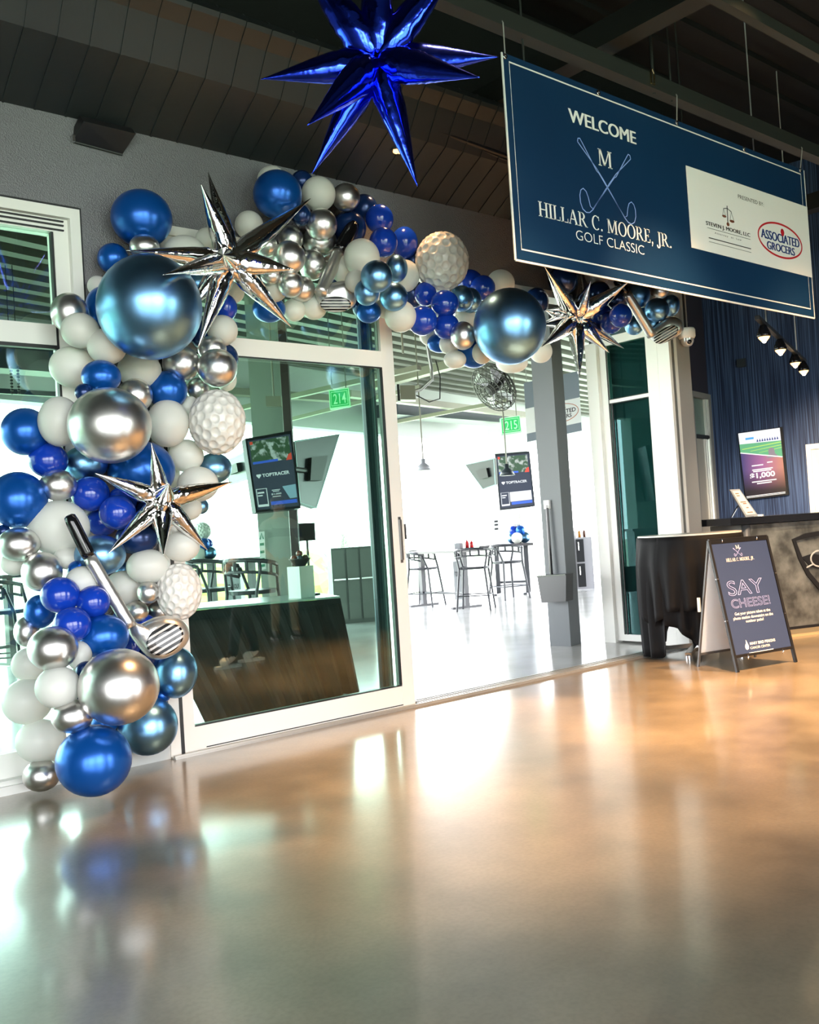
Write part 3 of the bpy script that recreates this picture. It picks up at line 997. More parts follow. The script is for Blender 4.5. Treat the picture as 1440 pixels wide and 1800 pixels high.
    (47, 1110, 22, 27, 'S', 'small chrome silver balloon above left of the lower giant silver balloon'),
    (70, 1075, 27, 30, 'B', 'medium metallic blue balloon left of the column golf club'),
    (164, 1058, 29, 29, 'R', 'nearest medium royal blue balloon below left of the column golf club'),
    (106, 1046, 34, 32, 'R', 'medium royal blue balloon left of the column golf club'),
    (232, 1134, 16, 20, 'R', 'nearest tiny royal blue balloon above the lower giant silver balloon'),
    (182, 1119, 44, 39, 'B', 'big metallic blue balloon above the lower giant silver balloon'),
    (127, 1098, 33, 31, 'R', 'nearest medium royal blue balloon above left of the lower giant silver balloon'),
    (52, 1168, 31, 30, 'W', 'second nearest medium white balloon left of the lower giant silver balloon'),
    (139, 1152, 22, 25, 'W', 'nearest small white balloon above left of the lower giant silver balloon'),
    (93, 1140, 43, 39, 'S', 'big chrome silver balloon above left of the lower giant silver balloon'),
    (150, 1179, 17, 17, 'N', 'tiny dark navy balloon above left of the lower giant silver balloon'),
    (48, 1233, 43, 40, 'W', 'big white balloon above left of the big blue floor balloon'),
    (102, 1208, 39, 37, 'W', 'nearest medium white balloon left of the lower giant silver balloon'),
    (284, 1222, 16, 14, 'B', 'tiny metallic blue balloon right of the lower giant silver balloon'),
    (308, 1182, 39, 45, 'T', 'big chrome teal balloon right of the lower giant silver balloon'),
    (185, 1268, 24, 22, 'B', 'small metallic blue balloon below the lower giant silver balloon'),
    (127, 1259, 36, 30, 'S', 'medium chrome silver balloon above left of the big blue floor balloon'),
    (72, 1302, 43, 38, 'W', 'big white balloon left of the big blue floor balloon'),
    (73, 1363, 32, 28, 'S', 'medium chrome silver balloon left of the big blue floor balloon'),
    (260, 1276, 52, 51, 'T', 'big chrome teal balloon below right of the lower giant silver balloon'),
    (209, 1207, 70, 67, 'S', 'lower giant chrome silver balloon near the column foot'),
    (165, 1337, 65, 62, 'B', 'big metallic blue balloon resting on the floor at the column foot'),
]
# ------------------------------------------------------------------ balloon garland
BMATS = {
    'R': mat('royal blue latex', (0.006, 0.045, 0.42), 0.16, 0, 0.55),
    'B': mat('pearl blue latex', (0.004, 0.095, 0.42), 0.28, 0.5, 0.6),
    'N': mat('navy pearl latex', (0.006, 0.03, 0.13), 0.24, 0.35, 0.6),
    'T': mat('chrome teal latex', (0.18, 0.38, 0.62), 0.32, 1.0),
    'S': mat('chrome silver latex', (0.70, 0.685, 0.66), 0.32, 1.0),
    'W': mat('white latex', (0.90, 0.90, 0.85), 0.32, 0, 0.4),
}
let_through(BMATS['W'], 0.3, (0.9, 0.9, 0.86))
def balloon_mesh():
    """unit balloon, knot at local -z"""
    prof = []
    for i in range(0, 21):
        a = math.pi * i / 20
        z = cos(a)
        r = sin(a)
        if z < 0:
            z *= 1.07
            r *= 1.0 - 0.05 * (z * z)
        prof.append((max(r, 0.0), z))
    prof = prof[:-1] + [(0.045, -1.075), (0.03, -1.10), (0.075, -1.16), (0.0, -1.15)]
    bm = BM()
    lathe(bm, prof, n=36)
    return bm
BALL_ME = {}
for k_, m_ in BMATS.items():
    bm = balloon_mesh()
    bmesh.ops.recalc_face_normals(bm, faces=bm.faces[:])
    me = bpy.data.meshes.new('balloon_' + m_.name.replace(' ', '_'))
    bm.to_mesh(me); bm.free()
    for p in me.polygons: p.use_smooth = True
    me.materials.append(m_)
    BALL_ME[k_] = me

PLACED = []      # (centre, radius, px, py, rpx)
def settle(px, py, rp, tol=0.8, lim=1.1, start=None):
    """walk the balloon forward from the wall along its sight line until it rests on the ones behind it"""
    y = start if start is not None else 0.12
    for c2, r2, x2, y2, p2 in PLACED:
        if math.hypot(px - x2, py - y2) < 0.92 * (rp + p2):      # seen in front of this one
            y = max(y, -c2.y + 0.03)
    while True:
        c = aty(px, py, -y)
        r = rp * depth_of(c) / FPX
        ok = y - r * 1.15 >= 0.0 and c.z - r >= -0.002
        if ok:
            for c2, r2, _x, _y, _p in PLACED:
                if (c - c2).length < (0.9 if max(r, r2) > 0.15 else tol) * (r + r2):
                    ok = False
                    break
        if ok or y > lim:
            return c, r
        y += 0.012

GROUP = 'balloons of the garland arch'
for px, py, rx, ry, ck, label in BALLOONS:
    c, r = settle(px, py, (rx + ry) / 2)
    dep = depth_of(c)
    o = bpy.data.objects.new('balloon', BALL_ME[ck])
    COL.objects.link(o)
    vd = (c - CAM).normalized()
    s = vd.cross(UV).normalized()
    u = s.cross(vd)
    ax, ay = rx * dep / FPX, ry * dep / FPX
    m = Matrix((s * ax, u * ay, -vd * r * 0.98)).transposed().to_4x4()
    m.translation = c
    # scale cannot live in a rotation matrix alone, so decompose it
    o.location = c
    rot = Matrix((s, u, -vd)).transposed()
    o.rotation_euler = rot.to_euler()
    o.scale = (ax, ay, r * 0.98)
    tag(o, label, 'balloon', GROUP)
    PLACED.append((c, r, px, py, (rx + ry) / 2))

def front(px, py, pad=0.0):
    """distance from the wall of the frontmost balloon surface on this sight line"""
    best = 0.0
    d = ray(px, py).normalized()
    for c, r, _x, _y, _p in PLACED:
        v = c - CAM
        t = v.dot(d)
        off = (v - d * t).length
        if off < r + pad:
            s = t - math.sqrt(max((r + pad) ** 2 - off ** 2, 0))
            best = max(best, -(CAM + d * s).y)
    return best

# ------------------------------------------------------------------ golf ball foil balloons
m_golf = mat('white foil golf ball', (0.72, 0.70, 0.66), 0.3, 0.0, 0.6)
def golf_mesh():
    bm = BM()
    bmesh.ops.create_icosphere(bm, subdivisions=6, radius=1.0)
    co = np.array([v.co[:] for v in bm.verts])
    N = 112
    i = np.arange(N) + 0.5
    ph = np.arccos(1 - 2 * i / N); th = math.pi * (1 + 5 ** 0.5) * i
    F = np.stack([np.cos(th) * np.sin(ph), np.sin(th) * np.sin(ph), np.cos(ph)], 1)
    D = np.arccos(np.clip(co @ F.T, -1, 1)).min(1)
    R0 = 0.158
    k = np.clip(1 - (D / R0) ** 3, 0, 1)
    rim = np.exp(-((D - R0) / 0.018) ** 2)
    rad = 1 - 0.062 * k + 0.012 * rim
    # pinched foil seam round the edge (plane z=0)
    ang = np.arctan2(co[:, 1], co[:, 0])
    seam = np.exp(-(co[:, 2] / 0.16) ** 2)
    rad = rad - 0.022 * seam * (0.5 + 0.5 * np.sin(ang * 34)) 
    for v, r in zip(bm.verts, rad):
        v.co *= float(r)
        v.co.z *= 0.82
    return bm
bm = golf_mesh()
GOLF = bpy.data.meshes.new('golf_ball_balloon')
bm.to_mesh(GOLF); bm.free()
for p in GOLF.polygons: p.use_smooth = True
GOLF.materials.append(m_golf)
def golf(px, py, rx, ry, label, yaw=0.0, start=0.2):
    c, r = settle(px, py, (rx + ry) / 2, tol=0.8, start=start)
    dep = depth_of(c)
    o = bpy.data.objects.new('golf_ball_balloon', GOLF)
    COL.objects.link(o)
    vd = (c - CAM).normalized()
    s = vd.cross(UV).normalized(); u = s.cross(vd)
    rot = Matrix((s, u, -vd)).transposed() @ Matrix.Rotation(yaw, 3, 'Y')
    o.location = c
    o.rotation_euler = rot.to_euler()
    k = dep / FPX / 0.99
    o.scale = (rx * k / (0.55 + 0.45 * abs(cos(yaw))), ry * k, r * 1.05)
    tag(o, label, 'balloon', 'golf ball foil balloons')
    PLACED.append((c, r, px, py, (rx + ry) / 2))
golf(382, 742, 49, 57, 'white dimpled golf ball foil balloon on the right edge of the balloon column', 0.15)
golf(777, 460, 47, 51, 'white dimpled golf ball foil balloon on top of the arch', 0.1)
golf(315, 1040, 36, 50, 'white dimpled golf ball foil balloon low on the column, above the club head', 0.75)

# ------------------------------------------------------------------ starburst foil balloons
def spike(bm, a, b, r, seed, seam=True):
    """one foil spike from the core a to the tip b"""
    rnd = random.Random(seed)
    d = (b - a); Ln = d.length; d = d.normalized()
    s = d.cross(Vector((0.3, 0.5, 0.8))).normalized(); t = d.cross(s)
    n = 20
    prof = [(0.0, 0.55), (0.06, 0.8), (0.13, 0.95), (0.2, 1.0), (0.28, 0.98), (0.36, 0.92), (0.45, 0.82), (0.55, 0.68), (0.65, 0.53), (0.75, 0.38), (0.85, 0.225), (0.93, 0.11), (0.985, 0.035)]
    # finer rings for the crumpled seam
    rings = []
    fine = [i / 44 for i in range(45)]
    for h in fine:
        for (h0, r0), (h1, r1) in zip(prof, prof[1:]):
            if h0 <= h <= h1:
                f = (h - h0) / (h1 - h0); rr = r0 + (r1 - r0) * f
                break
        else:
            rr = 0.03
        rings.append((h, rr))
    prev = None
    ph = rnd.random() * 6
    for h, rr in rings:
        rg = []
        for i in range(n):
            a_ = 2 * math.pi * i / n
            # two foil seams: a slightly flattened section, crumpled along the seams
            k = 1.0 + 0.10 * cos(2 * a_ + ph)
            cr = max(0.0, cos(2 * a_ + ph)) ** 6
            k += cr * (0.10 if h < 0.75 else 0.02) * (rnd.random() - 0.55)
            k += 0.035 * sin(h * 40 + i) * (1 if h < 0.3 else 0.2)
            rg.append(bm.verts.new(a + d * (h * Ln) + (s * cos(a_) + t * sin(a_)) * (rr * r * k)))
        if prev:
            bridge(bm, prev, rg)
        else:
            bm.faces.new(rg)
        prev = rg
    v = bm.verts.new(b)
    for i in range(n):
        bm.faces.new((prev[i], prev[(i + 1) % n], v))

def starburst(cx, cy, yoff, tips, L, rad, m, label, center=None):
    """tips: (px, py, +1 toward / -1 away from the viewer)"""
    c = center if center is not None else aty(cx, cy, -yoff)
    root = thing('starburst_balloon', label, 'balloon', c, 0, 'starburst foil balloons')
    dep = depth_of(c)
    k = dep / FPX
    for i, (px, py, sg) in enumerate(tips):
        tgt = c + RV * ((px - cx) * k) - UV * ((py - cy) * k) if center is not None else aty(px, py, c.y)
        l = (tgt - c).length
        dz = math.sqrt(max(L * L - l * l, 0.0))
        # keep the tip on its sight line: move along the ray
        vd = (tgt - CAM).normalized()
        tip = tgt - vd * dz * sg
        if center is None:      # the spike lies over the balloons behind its tip
            yt = -tip.y
            if sg >= 0:
                yt = max([yt, front(px, py) + 0.04] + [yoff + (front(cx + (px - cx) * f, cy + (py - cy) * f) + rad * (1.05 - f) - yoff) / f for f in (0.4, 0.55, 0.7, 0.85)])
            tip = aty(px, py, -max(yt, 0.06))
        bm = BM()
        spike(bm, c + (tip - c).normalized() * rad * 0.35, tip, rad, i * 17 + int(cx))
        obj('spike', bm, m, root, smooth=True)
    bm = BM(); ball(bm, c, rad * 0.6, 24, 16)
    rnd = random.Random(3)
    for v in bm.verts:
        v.co += (v.co - c) * (rnd.random() - 0.5) * 0.3
    obj('core', bm, m, root, smooth=True)
    return root
m_sfoil = mat('silver foil', (0.85, 0.83, 0.81), 0.07, 1.0, bump=(26, 0.22))
m_bfoil = mat('royal blue foil', (0.03, 0.075, 0.9), 0.14, 1.0, bump=(16, 0.3))
def core_y(cx, cy, tips):
    return max([front(cx, cy, 0.05) + 0.03] + [front(cx + (x - cx) * 0.3, cy + (y - cy) * 0.3) + 0.03 for x, y, g in tips if g >= 0])
T1 = [(353, 323, .6), (366, 303, -.5), (546, 349, .5), (518, 474, 1), (512, 575, .4), (349, 609, .5), (287, 483, 1), (222, 440, .1), (392, 448, 1), (330, 545, -.4)]
y1 = core_y(403, 458, T1)
starburst(403, 458, y1, T1, 0.50, 0.062, m_sfoil, 'silver foil starburst balloon, the upper one on the balloon column')
T2 = [(266, 779, .6), (167, 832, .3), (408, 847, .3), (365, 967, .5), (321, 961, -.5), (287, 976, .7), (190, 973, .5), (297, 850, 1), (250, 900, -.5)]
y2 = core_y(285, 880, T2)
starburst(285, 880, y2, T2, 0.37, 0.048, m_sfoil, 'silver foil starburst balloon on the column, above the long golf club balloon')
T3 = [(957, 468, .3), (1022, 478, -.5), (1039, 494, 1), (1107, 494, .4), (1096, 612, .4), (1071, 620, .7), (1019, 667, .5), (952, 610, .4), (946, 572, -.5), (958, 545, -.4)]
y3 = core_y(1012, 560, T3) + 0.05
starburst(1012, 560, y3, T3, 0.58, 0.07, m_sfoil, 'silver foil starburst balloon hanging below the left end of the banner')
cb = atd(662, 108, 4.0)
rt = starburst(662, 108, 0, [(459, 139, .1), (541, 220, .8), (549, 305, .2), (734, 327, .3), (843, 136, .7), (876, 100, -.5), (505, -110, .1), (664, -170, .4), (830, -110, .1), (700, 60, -1), (600, 90, -1)], 0.58, 0.066, m_bfoil, 'big royal blue foil starburst balloon hanging from the ceiling', center=cb)
bm = BM(); tube(bm, [cb + EZ * 0.3, Vector((cb.x, cb.y, ZC))], 0.0015, 5)
obj('hanging_line', bm, mat('clear line', (0.3, 0.3, 0.3), 0.4), rt)

# ------------------------------------------------------------------ golf club foil balloons
m_club = mat('matte silver foil', (0.62, 0.61, 0.58), 0.3, 0.85, bump=(14, 0.35))
def stripe_mat():
    m = mat('black face with silver grooves', (0.01, 0.01, 0.01), 0.25)
    t = m.node_tree; b = t.nodes['Principled BSDF']
    c = t.nodes.new('ShaderNodeTexCoord'); mp = t.nodes.new('ShaderNodeMapping')
    wv = t.nodes.new('ShaderNodeTexWave'); wv.bands_direction = 'Y'; wv.inputs['Scale'].default_value = 1.0
    r = t.nodes.new('ShaderNodeValToRGB'); r.color_ramp.interpolation = 'CONSTANT'
    r.color_ramp.elements[0].color = (0.006, 0.006, 0.007, 1); r.color_ramp.elements[1].color = (0.62, 0.61, 0.6, 1)
    r.color_ramp.elements[1].position = 0.62
    t.links.new(c.outputs['Generated'], mp.inputs[0]); mp.inputs['Scale'].default_value = (1, 1.75, 1)
    t.links.new(mp.outputs[0], wv.inputs['Vector']); t.links.new(wv.outputs['Fac'], r.inputs[0]); t.links.new(r.outputs[0], b.inputs['Base Color'])
    return m
m_face = stripe_mat()
def pillow(bm, out, n, th):
    """inflated foil shape from an outline"""
    c = sum(out, Vector()) / len(out)
    levels = [(1.0, 0.0), (0.97, 0.32), (0.9, 0.55), (0.78, 0.76), (0.6, 0.92), (0.35, 1.0)]
    N = len(out)
    rim = [bm.verts.new(p) for p in out]
    for sg in (1, -1):
        prev = rim
        for s, h in levels[1:]:
            rg = [bm.verts.new(c + (p - c) * s + n * th * h * sg) for p in out]
            for i in range(N):
                j = (i + 1) % N
                bm.faces.new((prev[i], prev[j], rg[j], rg[i]))
            prev = rg
        v = bm.verts.new(c + n * th * 1.02 * sg)
        for i in range(N):
            bm.faces.new((prev[i], prev[(i + 1) % N], v))
def smooth_loop(p, it=2):
    for _ in range(it):
        q = []
        for i in range(len(p)):
            a, b = p[i], p[(i + 1) % len(p)]
            q += [a * 0.75 + b * 0.25, a * 0.25 + b * 0.75]
        p = q
    return p
def golf_club(yg, yh, grip, shaft, rg, rs, head, face, fang, label):
    """grip/shaft: pixel ends; head: outline pixels; face: (x, y, a, b) ellipse"""
    yh_ = yh
    g0, g1 = aty(*grip[0], -yg), aty(*grip[1], -(yg + (yh - yg) * 0.4))
    s1 = aty(*shaft[1], -yh)
    root = thing('golf_club_balloon', label, 'balloon', g0, 0, 'golf club foil balloons')
    d0 = depth_of(g0) / FPX
    ax = (g1 - g0).normalized()
    bm = BM(); tube(bm, [g0, g0 + ax * rg * d0 * 0.25, g0 + ax * rg * d0 * 1.2, g1 - ax * rg * d0 * 0.8, g1], [rg * d0 * 0.45, rg * d0 * 0.85, rg * d0, rg * d0 * 1.05, rg * d0 * 0.95], 18)
    obj('grip', bm, m_gloss_black, root, smooth=True)
    bm = BM()
    d1 = depth_of(s1) / FPX
    pts, rr = [], []
    for i in range(13):
        f = i / 12
        pts.append(g1 + (s1 - g1) * f); rr.append(rs * (d0 * (1 - f) + d1 * f) * (1.0 + 0.02 * (i % 2)))
    tube(bm, pts, rr, 18)
    obj('shaft', bm, m_club, root, smooth=True)
    hp = [aty(x, y, -yh) for x, y in head]
    cc = sum(hp, Vector()) / len(hp)
    vd = (CAM - cc).normalized()
    hp = [atp(x, y, cc, vd) for x, y in head]
    cc = sum(hp, Vector()) / len(hp)
    hp = smooth_loop(hp, 2)
    th = min(0.085, 0.42 * min(abs((p - cc).length) for p in hp) + 0.03)
    bm = BM(); pillow(bm, hp, vd, th)
    obj('head', bm, m_club, root, smooth=True)
    dep = depth_of(cc) / FPX
    fc = atp(face[0], face[1], cc + vd * th * 0.96, vd)
    a = R_(fang)
    e1 = (RV * cos(a) - UV * sin(a)); e1 = (e1 - vd * e1.dot(vd)).normalized(); e2 = vd.cross(e1)
    # the face lies on the head: its own local frame so that its grooves follow its long axis
    o_bm = BM()
    fr_out = []
    for rscale, h in ((1.0, 0.0), (0.9, 0.012), (0.5, 0.018)):
        fr_out.append([o_bm.verts.new((face[2] * dep * rscale * cos(2 * math.pi * i / 40), face[3] * dep * rscale * sin(2 * math.pi * i / 40), h)) for i in range(40)])
    bridge(o_bm, fr_out[0], fr_out[1]); bridge(o_bm, fr_out[1], fr_out[2]); o_bm.faces.new(fr_out[2])
    low = [o_bm.verts.new((v.co.x * 0.98, v.co.y * 0.98, -0.012 - th * 0.35)) for v in fr_out[0]]
    bridge(o_bm, low, fr_out[0]); o_bm.faces.new(low[::-1])
    me = bpy.data.meshes.new('club_face')
    bmesh.ops.recalc_face_normals(o_bm, faces=o_bm.faces[:])
    o_bm.to_mesh(me); o_bm.free(); me.materials.append(m_face)
    fo = bpy.data.objects.new('club_face', me); COL.objects.link(fo)
    fo.parent = root
    rot = Matrix((e1, e2, vd)).transposed()
    fo.rotation_euler = rot.to_euler(); fo.location = fc - g0
    return root
yc1 = max(front(x, y) for x, y in ((122, 908), (140, 945), (157, 980), (180, 1020), (205, 1060)))
yc2 = max(front(x, y) for x, y in ((226, 1094), (255, 1100), (290, 1122), (280, 1140), (320, 1110)))
golf_club(yc1 + 0.03, max(yc1, yc2) + 0.10, ((121, 905), (157, 979)), ((157, 979), (230, 1102)), 11.5, 11.5,
          [(222, 1088), (234, 1092), (246, 1098), (257, 1092), (272, 1084), (294, 1081), (318, 1087), (334, 1104), (333, 1125), (320, 1142), (300, 1155), (278, 1161), (262, 1157), (248, 1143), (236, 1128), (225, 1112)], (290, 1124, 33.5, 25), -31, 'long golf club foil balloon across the lower balloon column')
yc = max(front(x, y) for x, y in ((618, 400), (605, 425), (594, 446), (575, 485), (562, 510), (590, 520), (570, 535), (620, 530)))
golf_club(yc - 0.02, yc + 0.05, ((623, 393), (596, 444)), ((596, 444), (563, 516)), 12.5, 11,
          [(553, 510), (562, 514), (574, 508), (580, 498), (600, 493), (618, 494), (624, 505), (628, 530), (620, 541), (605, 547), (585, 547), (568, 543), (557, 530)], (590, 535, 27, 14), 0, 'golf club foil balloon with black grip leaning on top of the arch')
yc = max(front(x, y) for x, y in ((1100, 515), (1120, 550), (1140, 588), (1160, 580), (1180, 570)))
golf_club(yc, yc + 0.06, ((1083, 490), (1101, 515)), ((1101, 515), (1146, 590)), 8.5, 8.5,
          [(1136, 584), (1142, 582), (1152, 574), (1164, 562), (1178, 556), (1192, 558), (1201, 568), (1203, 580), (1192, 591), (1178, 599), (1163, 605), (1152, 603), (1144, 597)], (1171, 588, 23, 12), -31, 'golf club foil balloon pointing at the white dome camera')
# ------------------------------------------------------------------ welcome banner
YS = -1.54
m_banner = mat('navy vinyl banner', (0.003, 0.025, 0.075), 0.42, noise=(0.8, (0.004, 0.034, 0.095)))
BX0, BX1, BZ0, BZ1 = 3.982, 7.392, 2.69, 3.868
ban = thing('welcome_banner', 'wide navy welcome banner hanging from the ceiling beam on thin cords', 'banner', ((BX0 + BX1) / 2, YS, BZ0))
q = Quad((BX0, YS, BZ1), (BX1, YS, BZ1), (BX1, YS, BZ0), (BX0, YS, BZ0))
BW, BH = BX1 - BX0, BZ1 - BZ0
def wz(x, z):
    return (x - BX0) / BW, (BZ1 - z) / BH
bm = BM(); box(bm, (BX0, YS, BZ0), (BX1, YS + 0.006, BZ1)); obj('sheet', bm, m_banner, ban)
bm = BM(); box(bm, (BX0 - 0.006, YS - 0.0012, BZ0), (BX0 + 0.004, YS + 0.007, BZ1)); box(bm, (BX0, YS - 0.0012, BZ0 - 0.006), (BX1, YS + 0.007, BZ0 + 0.005)); box(bm, (BX1 - 0.004, YS - 0.0012, BZ0), (BX1 + 0.005, YS + 0.007, BZ1))
obj('white_edge', bm, m_white, ban)
bm = BM(); ribbon(bm, q, [wz(4.034, 3.826), wz(7.335, 3.826), wz(7.335, 2.757), wz(4.034, 2.757)], 0.009, 0.0004, closed=True)
ribbon(bm, q, [wz(4.034, 3.826), wz(4.035, 3.826)], 0.009, 0.0004)
obj('border_line', bm, m_white, ban)
def line(parent, q_, m_, s_, u0, v0, u1, v1, lift, serif=False, **k):
    bm_ = BM()
    if serif: serif_on(bm_, q_, s_, u0, v0, u1, v1, lift)
    else:
        hv = k.pop('heavy', 0.0)
        for d_ in ((-hv, 0, hv) if hv else (0,)):
            text_on(bm_, q_, s_, u0 + d_, v0, u1 + d_, v1, lift + d_ * 0.1, **k)
    return obj('lettering', bm_, m_, parent)
def club_marks(bm, q, ox, oz, k, conv, lift, wd):
    """two crossed clubs in outline; local coordinates in metres round (ox, oz)"""
    for sg in (1, -1):
        P = lambda x, z: conv(ox + sg * x * k, oz + z * k)
        lp = [(-0.275, 0.155), (-0.268, 0.178), (-0.25, 0.182), (-0.235, 0.165), (-0.1, 0.0), (-0.08, -0.01), (0.165, -0.258), (0.19, -0.245), (0.205, -0.19), (0.222, -0.155), (0.25, -0.14), (0.275, -0.155), (0.288, -0.19), (0.287, -0.235), (0.268, -0.275), (0.235, -0.292), (0.2, -0.287), (0.165, -0.262), (-0.02, -0.062), (-0.10, 0.018), (-0.275, 0.155)]
        ribbon(bm, q, [P(*p) for p in lp], wd, lift)
line(ban, q, m_white, 'WELCOME', *wz(4.53, 3.682), *wz(5.186, 3.60), 0.0004, heavy=0.0013)
line(ban, q, m_white, 'M', *wz(4.782, 3.493), *wz(4.928, 3.387), 0.0012, serif=True)
line(ban, q, m_white, 'HILLAR C. MOORE, JR.', *wz(4.198, 3.062), *wz(5.509, 2.974), 0.0012, serif=True)
line(ban, q, m_white, 'GOLF CLASSIC', *wz(4.521, 2.945), *wz(5.193, 2.886), 0.0004, bold=-0.012)
bm = BM(); club_marks(bm, q, 4.856, 3.345, 0.95, wz, 0.0004, 0.0055)
obj('crossed_clubs', bm, mat('lavender print', (0.28, 0.42, 0.85), 0.5), ban)
bm = BM(); patch(bm, q, *wz(5.733, 3.575), *wz(7.398, 3.012), 0.0015); ribbon(bm, q, [wz(7.38, 3.3), wz(7.397, 3.3)], 0.5, 0.0015)
obj('sponsor_panel', bm, m_white, ban)
m_ink = mat('black ink', (0.02, 0.02, 0.022), 0.5)
line(ban, q, m_ink, 'PRESENTED BY:', *wz(6.372, 3.491), *wz(6.727, 3.463), 0.0035)
line(ban, q, m_ink, 'STEVEN J. MOORE, LLC', *wz(5.93, 3.226), *wz(6.50, 3.19), 0.0035, heavy=0.0006)
line(ban, q, m_ink, 'Attorney  at  Law', *wz(6.03, 3.164), *wz(6.376, 3.148), 0.0035, spacing=1.3)
bm = BM()
ribbon(bm, q, [wz(5.94, 3.181), wz(6.5, 3.181)], 0.0025, 0.0035); ribbon(bm, q, [wz(5.95, 3.112), wz(6.5, 3.112)], 0.006, 0.0035); ribbon(bm, q, [wz(5.95, 3.085), wz(6.5, 3.085)], 0.0025, 0.0035)
ribbon(bm, q, [wz(6.216, 3.38), wz(6.211, 3.255)], 0.008, 0.0035); ribbon(bm, q, [wz(6.165, 3.352), wz(6.216, 3.362), wz(6.268, 3.345)], 0.005, 0.0035)
ribbon(bm, q, [wz(6.168, 3.352), wz(6.15, 3.30)], 0.002, 0.0035); ribbon(bm, q, [wz(6.168, 3.352), wz(6.19, 3.30)], 0.002, 0.0035); ribbon(bm, q, [wz(6.266, 3.345), wz(6.243, 3.28)], 0.002, 0.0035); ribbon(bm, q, [wz(6.266, 3.345), wz(6.295, 3.28)], 0.002, 0.0035)
obj('scales_and_rules', bm, m_ink, ban)
bm = BM()
for cx_, cz_, a_, b_ in ((6.17, 3.298, 0.026, 0.009), (6.268, 3.277, 0.03, 0.01), (6.212, 3.247, 0.018, 0.014)):
    poly_on(bm, q, [wz(cx_ + a_ * cos(i * 0.3927), cz_ + b_ * sin(i * 0.3927)) for i in range(16)], 0.0035)
obj('scales_emblem', bm, mat('brown ink', (0.18, 0.06, 0.03), 0.5), ban)
bm = BM(); ribbon(bm, q, [wz(6.94 + 0.322 * cos(i * math.pi / 32), 3.238 + 0.128 * sin(i * math.pi / 32)) for i in range(64)], 0.014, 0.0035, closed=True)
poly_on(bm, q, [wz(6.975 + 0.026 * cos(a) * (1 - 0.25 * max(0, -sin(a))), 3.305 + 0.03 * sin(a)) for a in [i * 0.3927 for i in range(16)]], 0.0035)
m_red = mat('red ink', (0.55, 0.01, 0.02), 0.5)
obj('oval_emblem', bm, m_red, ban)
m_nink = mat('navy ink', (0.01, 0.04, 0.2), 0.5)
line(ban, q, m_nink, 'ASSOCIATED', *wz(6.66, 3.29), *wz(7.222, 3.222), 0.0035, heavy=0.0013); line(ban, q, m_nink, 'GROCERS', *wz(6.735, 3.208), *wz(7.14, 3.148), 0.0035, heavy=0.0013)
for px, py in ((888, 99), (1052, 163), (1190, 216), (1308, 262), (1407, 299)):
    p = aty(px, py, YS - 0.004)
    bm = BM(); lathe(bm, [(0.006, -0.001), (0.014, -0.002), (0.017, 0.002), (0.014, 0.005), (0.006, 0.004)], p, 14, (0, -1, 0))
    obj('grommet', bm, m_metal, ban, smooth=True)
m_cord = mat('grey cord', (0.25, 0.25, 0.24), 0.6)
for (px, py), dx in (((888, 97), -0.03), ((1190, 214), -0.02), ((1407, 298), 0.0)):
    p = aty(px, py, YS - 0.002)
    bm = BM(); tube(bm, [p, (p.x + dx, YS - 0.03, 4.02), (p.x + dx, YS + 0.02, 4.115), (p.x + dx, YS + 0.075, 4.03)], 0.004, 6)
    obj('cord', bm, m_cord, ban)
# hanger rods and a cable clip of the steel
for i, (px, py, zt) in enumerate(((918, 60, 5.3), (1178, 130, 5.3), (1150, 165, 5.3), (1195, 160, 5.3))):
    p = aty(px, py, -1.52 if i != 3 else -1.1)
    bm = BM(); tube(bm, [(p.x, p.y, 4.0 if i in (1, 2) else 3.75), (p.x, p.y, zt)], 0.007 if i != 2 else 0.012, 8)
    o = obj('hanger_rod', bm, m_beam); recenter(o, (p.x, p.y, 4.1))
    tag(o, ['thin hanger rod beside the left end of the banner beam', 'thin rod with a clip at the middle of the banner beam', 'thick rod just left of the clip on the banner beam', 'thin rod behind the banner beam, right of the clip'][i], 'rod', 'ceiling hanger rods')
p = aty(1147, 134, -1.57)
bm = BM(); tube(bm, [p + Vector((-0.02, 0, -0.05)), p + Vector((-0.015, 0, 0.03)), p + Vector((0, 0, 0.05)), p + Vector((0.02, 0, 0.02)), p + Vector((0.02, 0, -0.05)), p + Vector((-0.02, 0, -0.05))], 0.006, 8)
o = obj('shackle', bm, mat('brass hardware', (0.6, 0.5, 0.25), 0.2, 1.0)); recenter(o, p); tag(o, 'small bright shackle on the beam above the banner', 'shackle')

# ------------------------------------------------------------------ black wall box under the soffit
A_, B_, C_, D_ = atz(146, 217, 3.6), atz(237, 237, 3.6), aty(214, 273, -0.004), aty(128, 250, -0.004)
bm = BM()
tl = Vector((A_.x, -0.06, 3.6)); 
prism(bm, [aty(147, 213, -0.1), aty(239, 235, -0.1), C_, D_], (0, 0.05, 0.05))
wb = thing('speaker', 'black wedge wall speaker under the soffit at upper left', 'speaker', D_)
obj('grille', bm, m_black, wb)
bm = BM(); tube(bm, [D_ + Vector((0, -0.01, 0)), C_ + Vector((0, -0.01, 0))], 0.006, 6); obj('rim', bm, m_beam, wb)
bm = BM(); box(bm, D_ + Vector((-0.012, -0.03, -0.005)), D_ + Vector((0.004, 0.0, 0.03))); obj('bracket', bm, m_metal, wb)

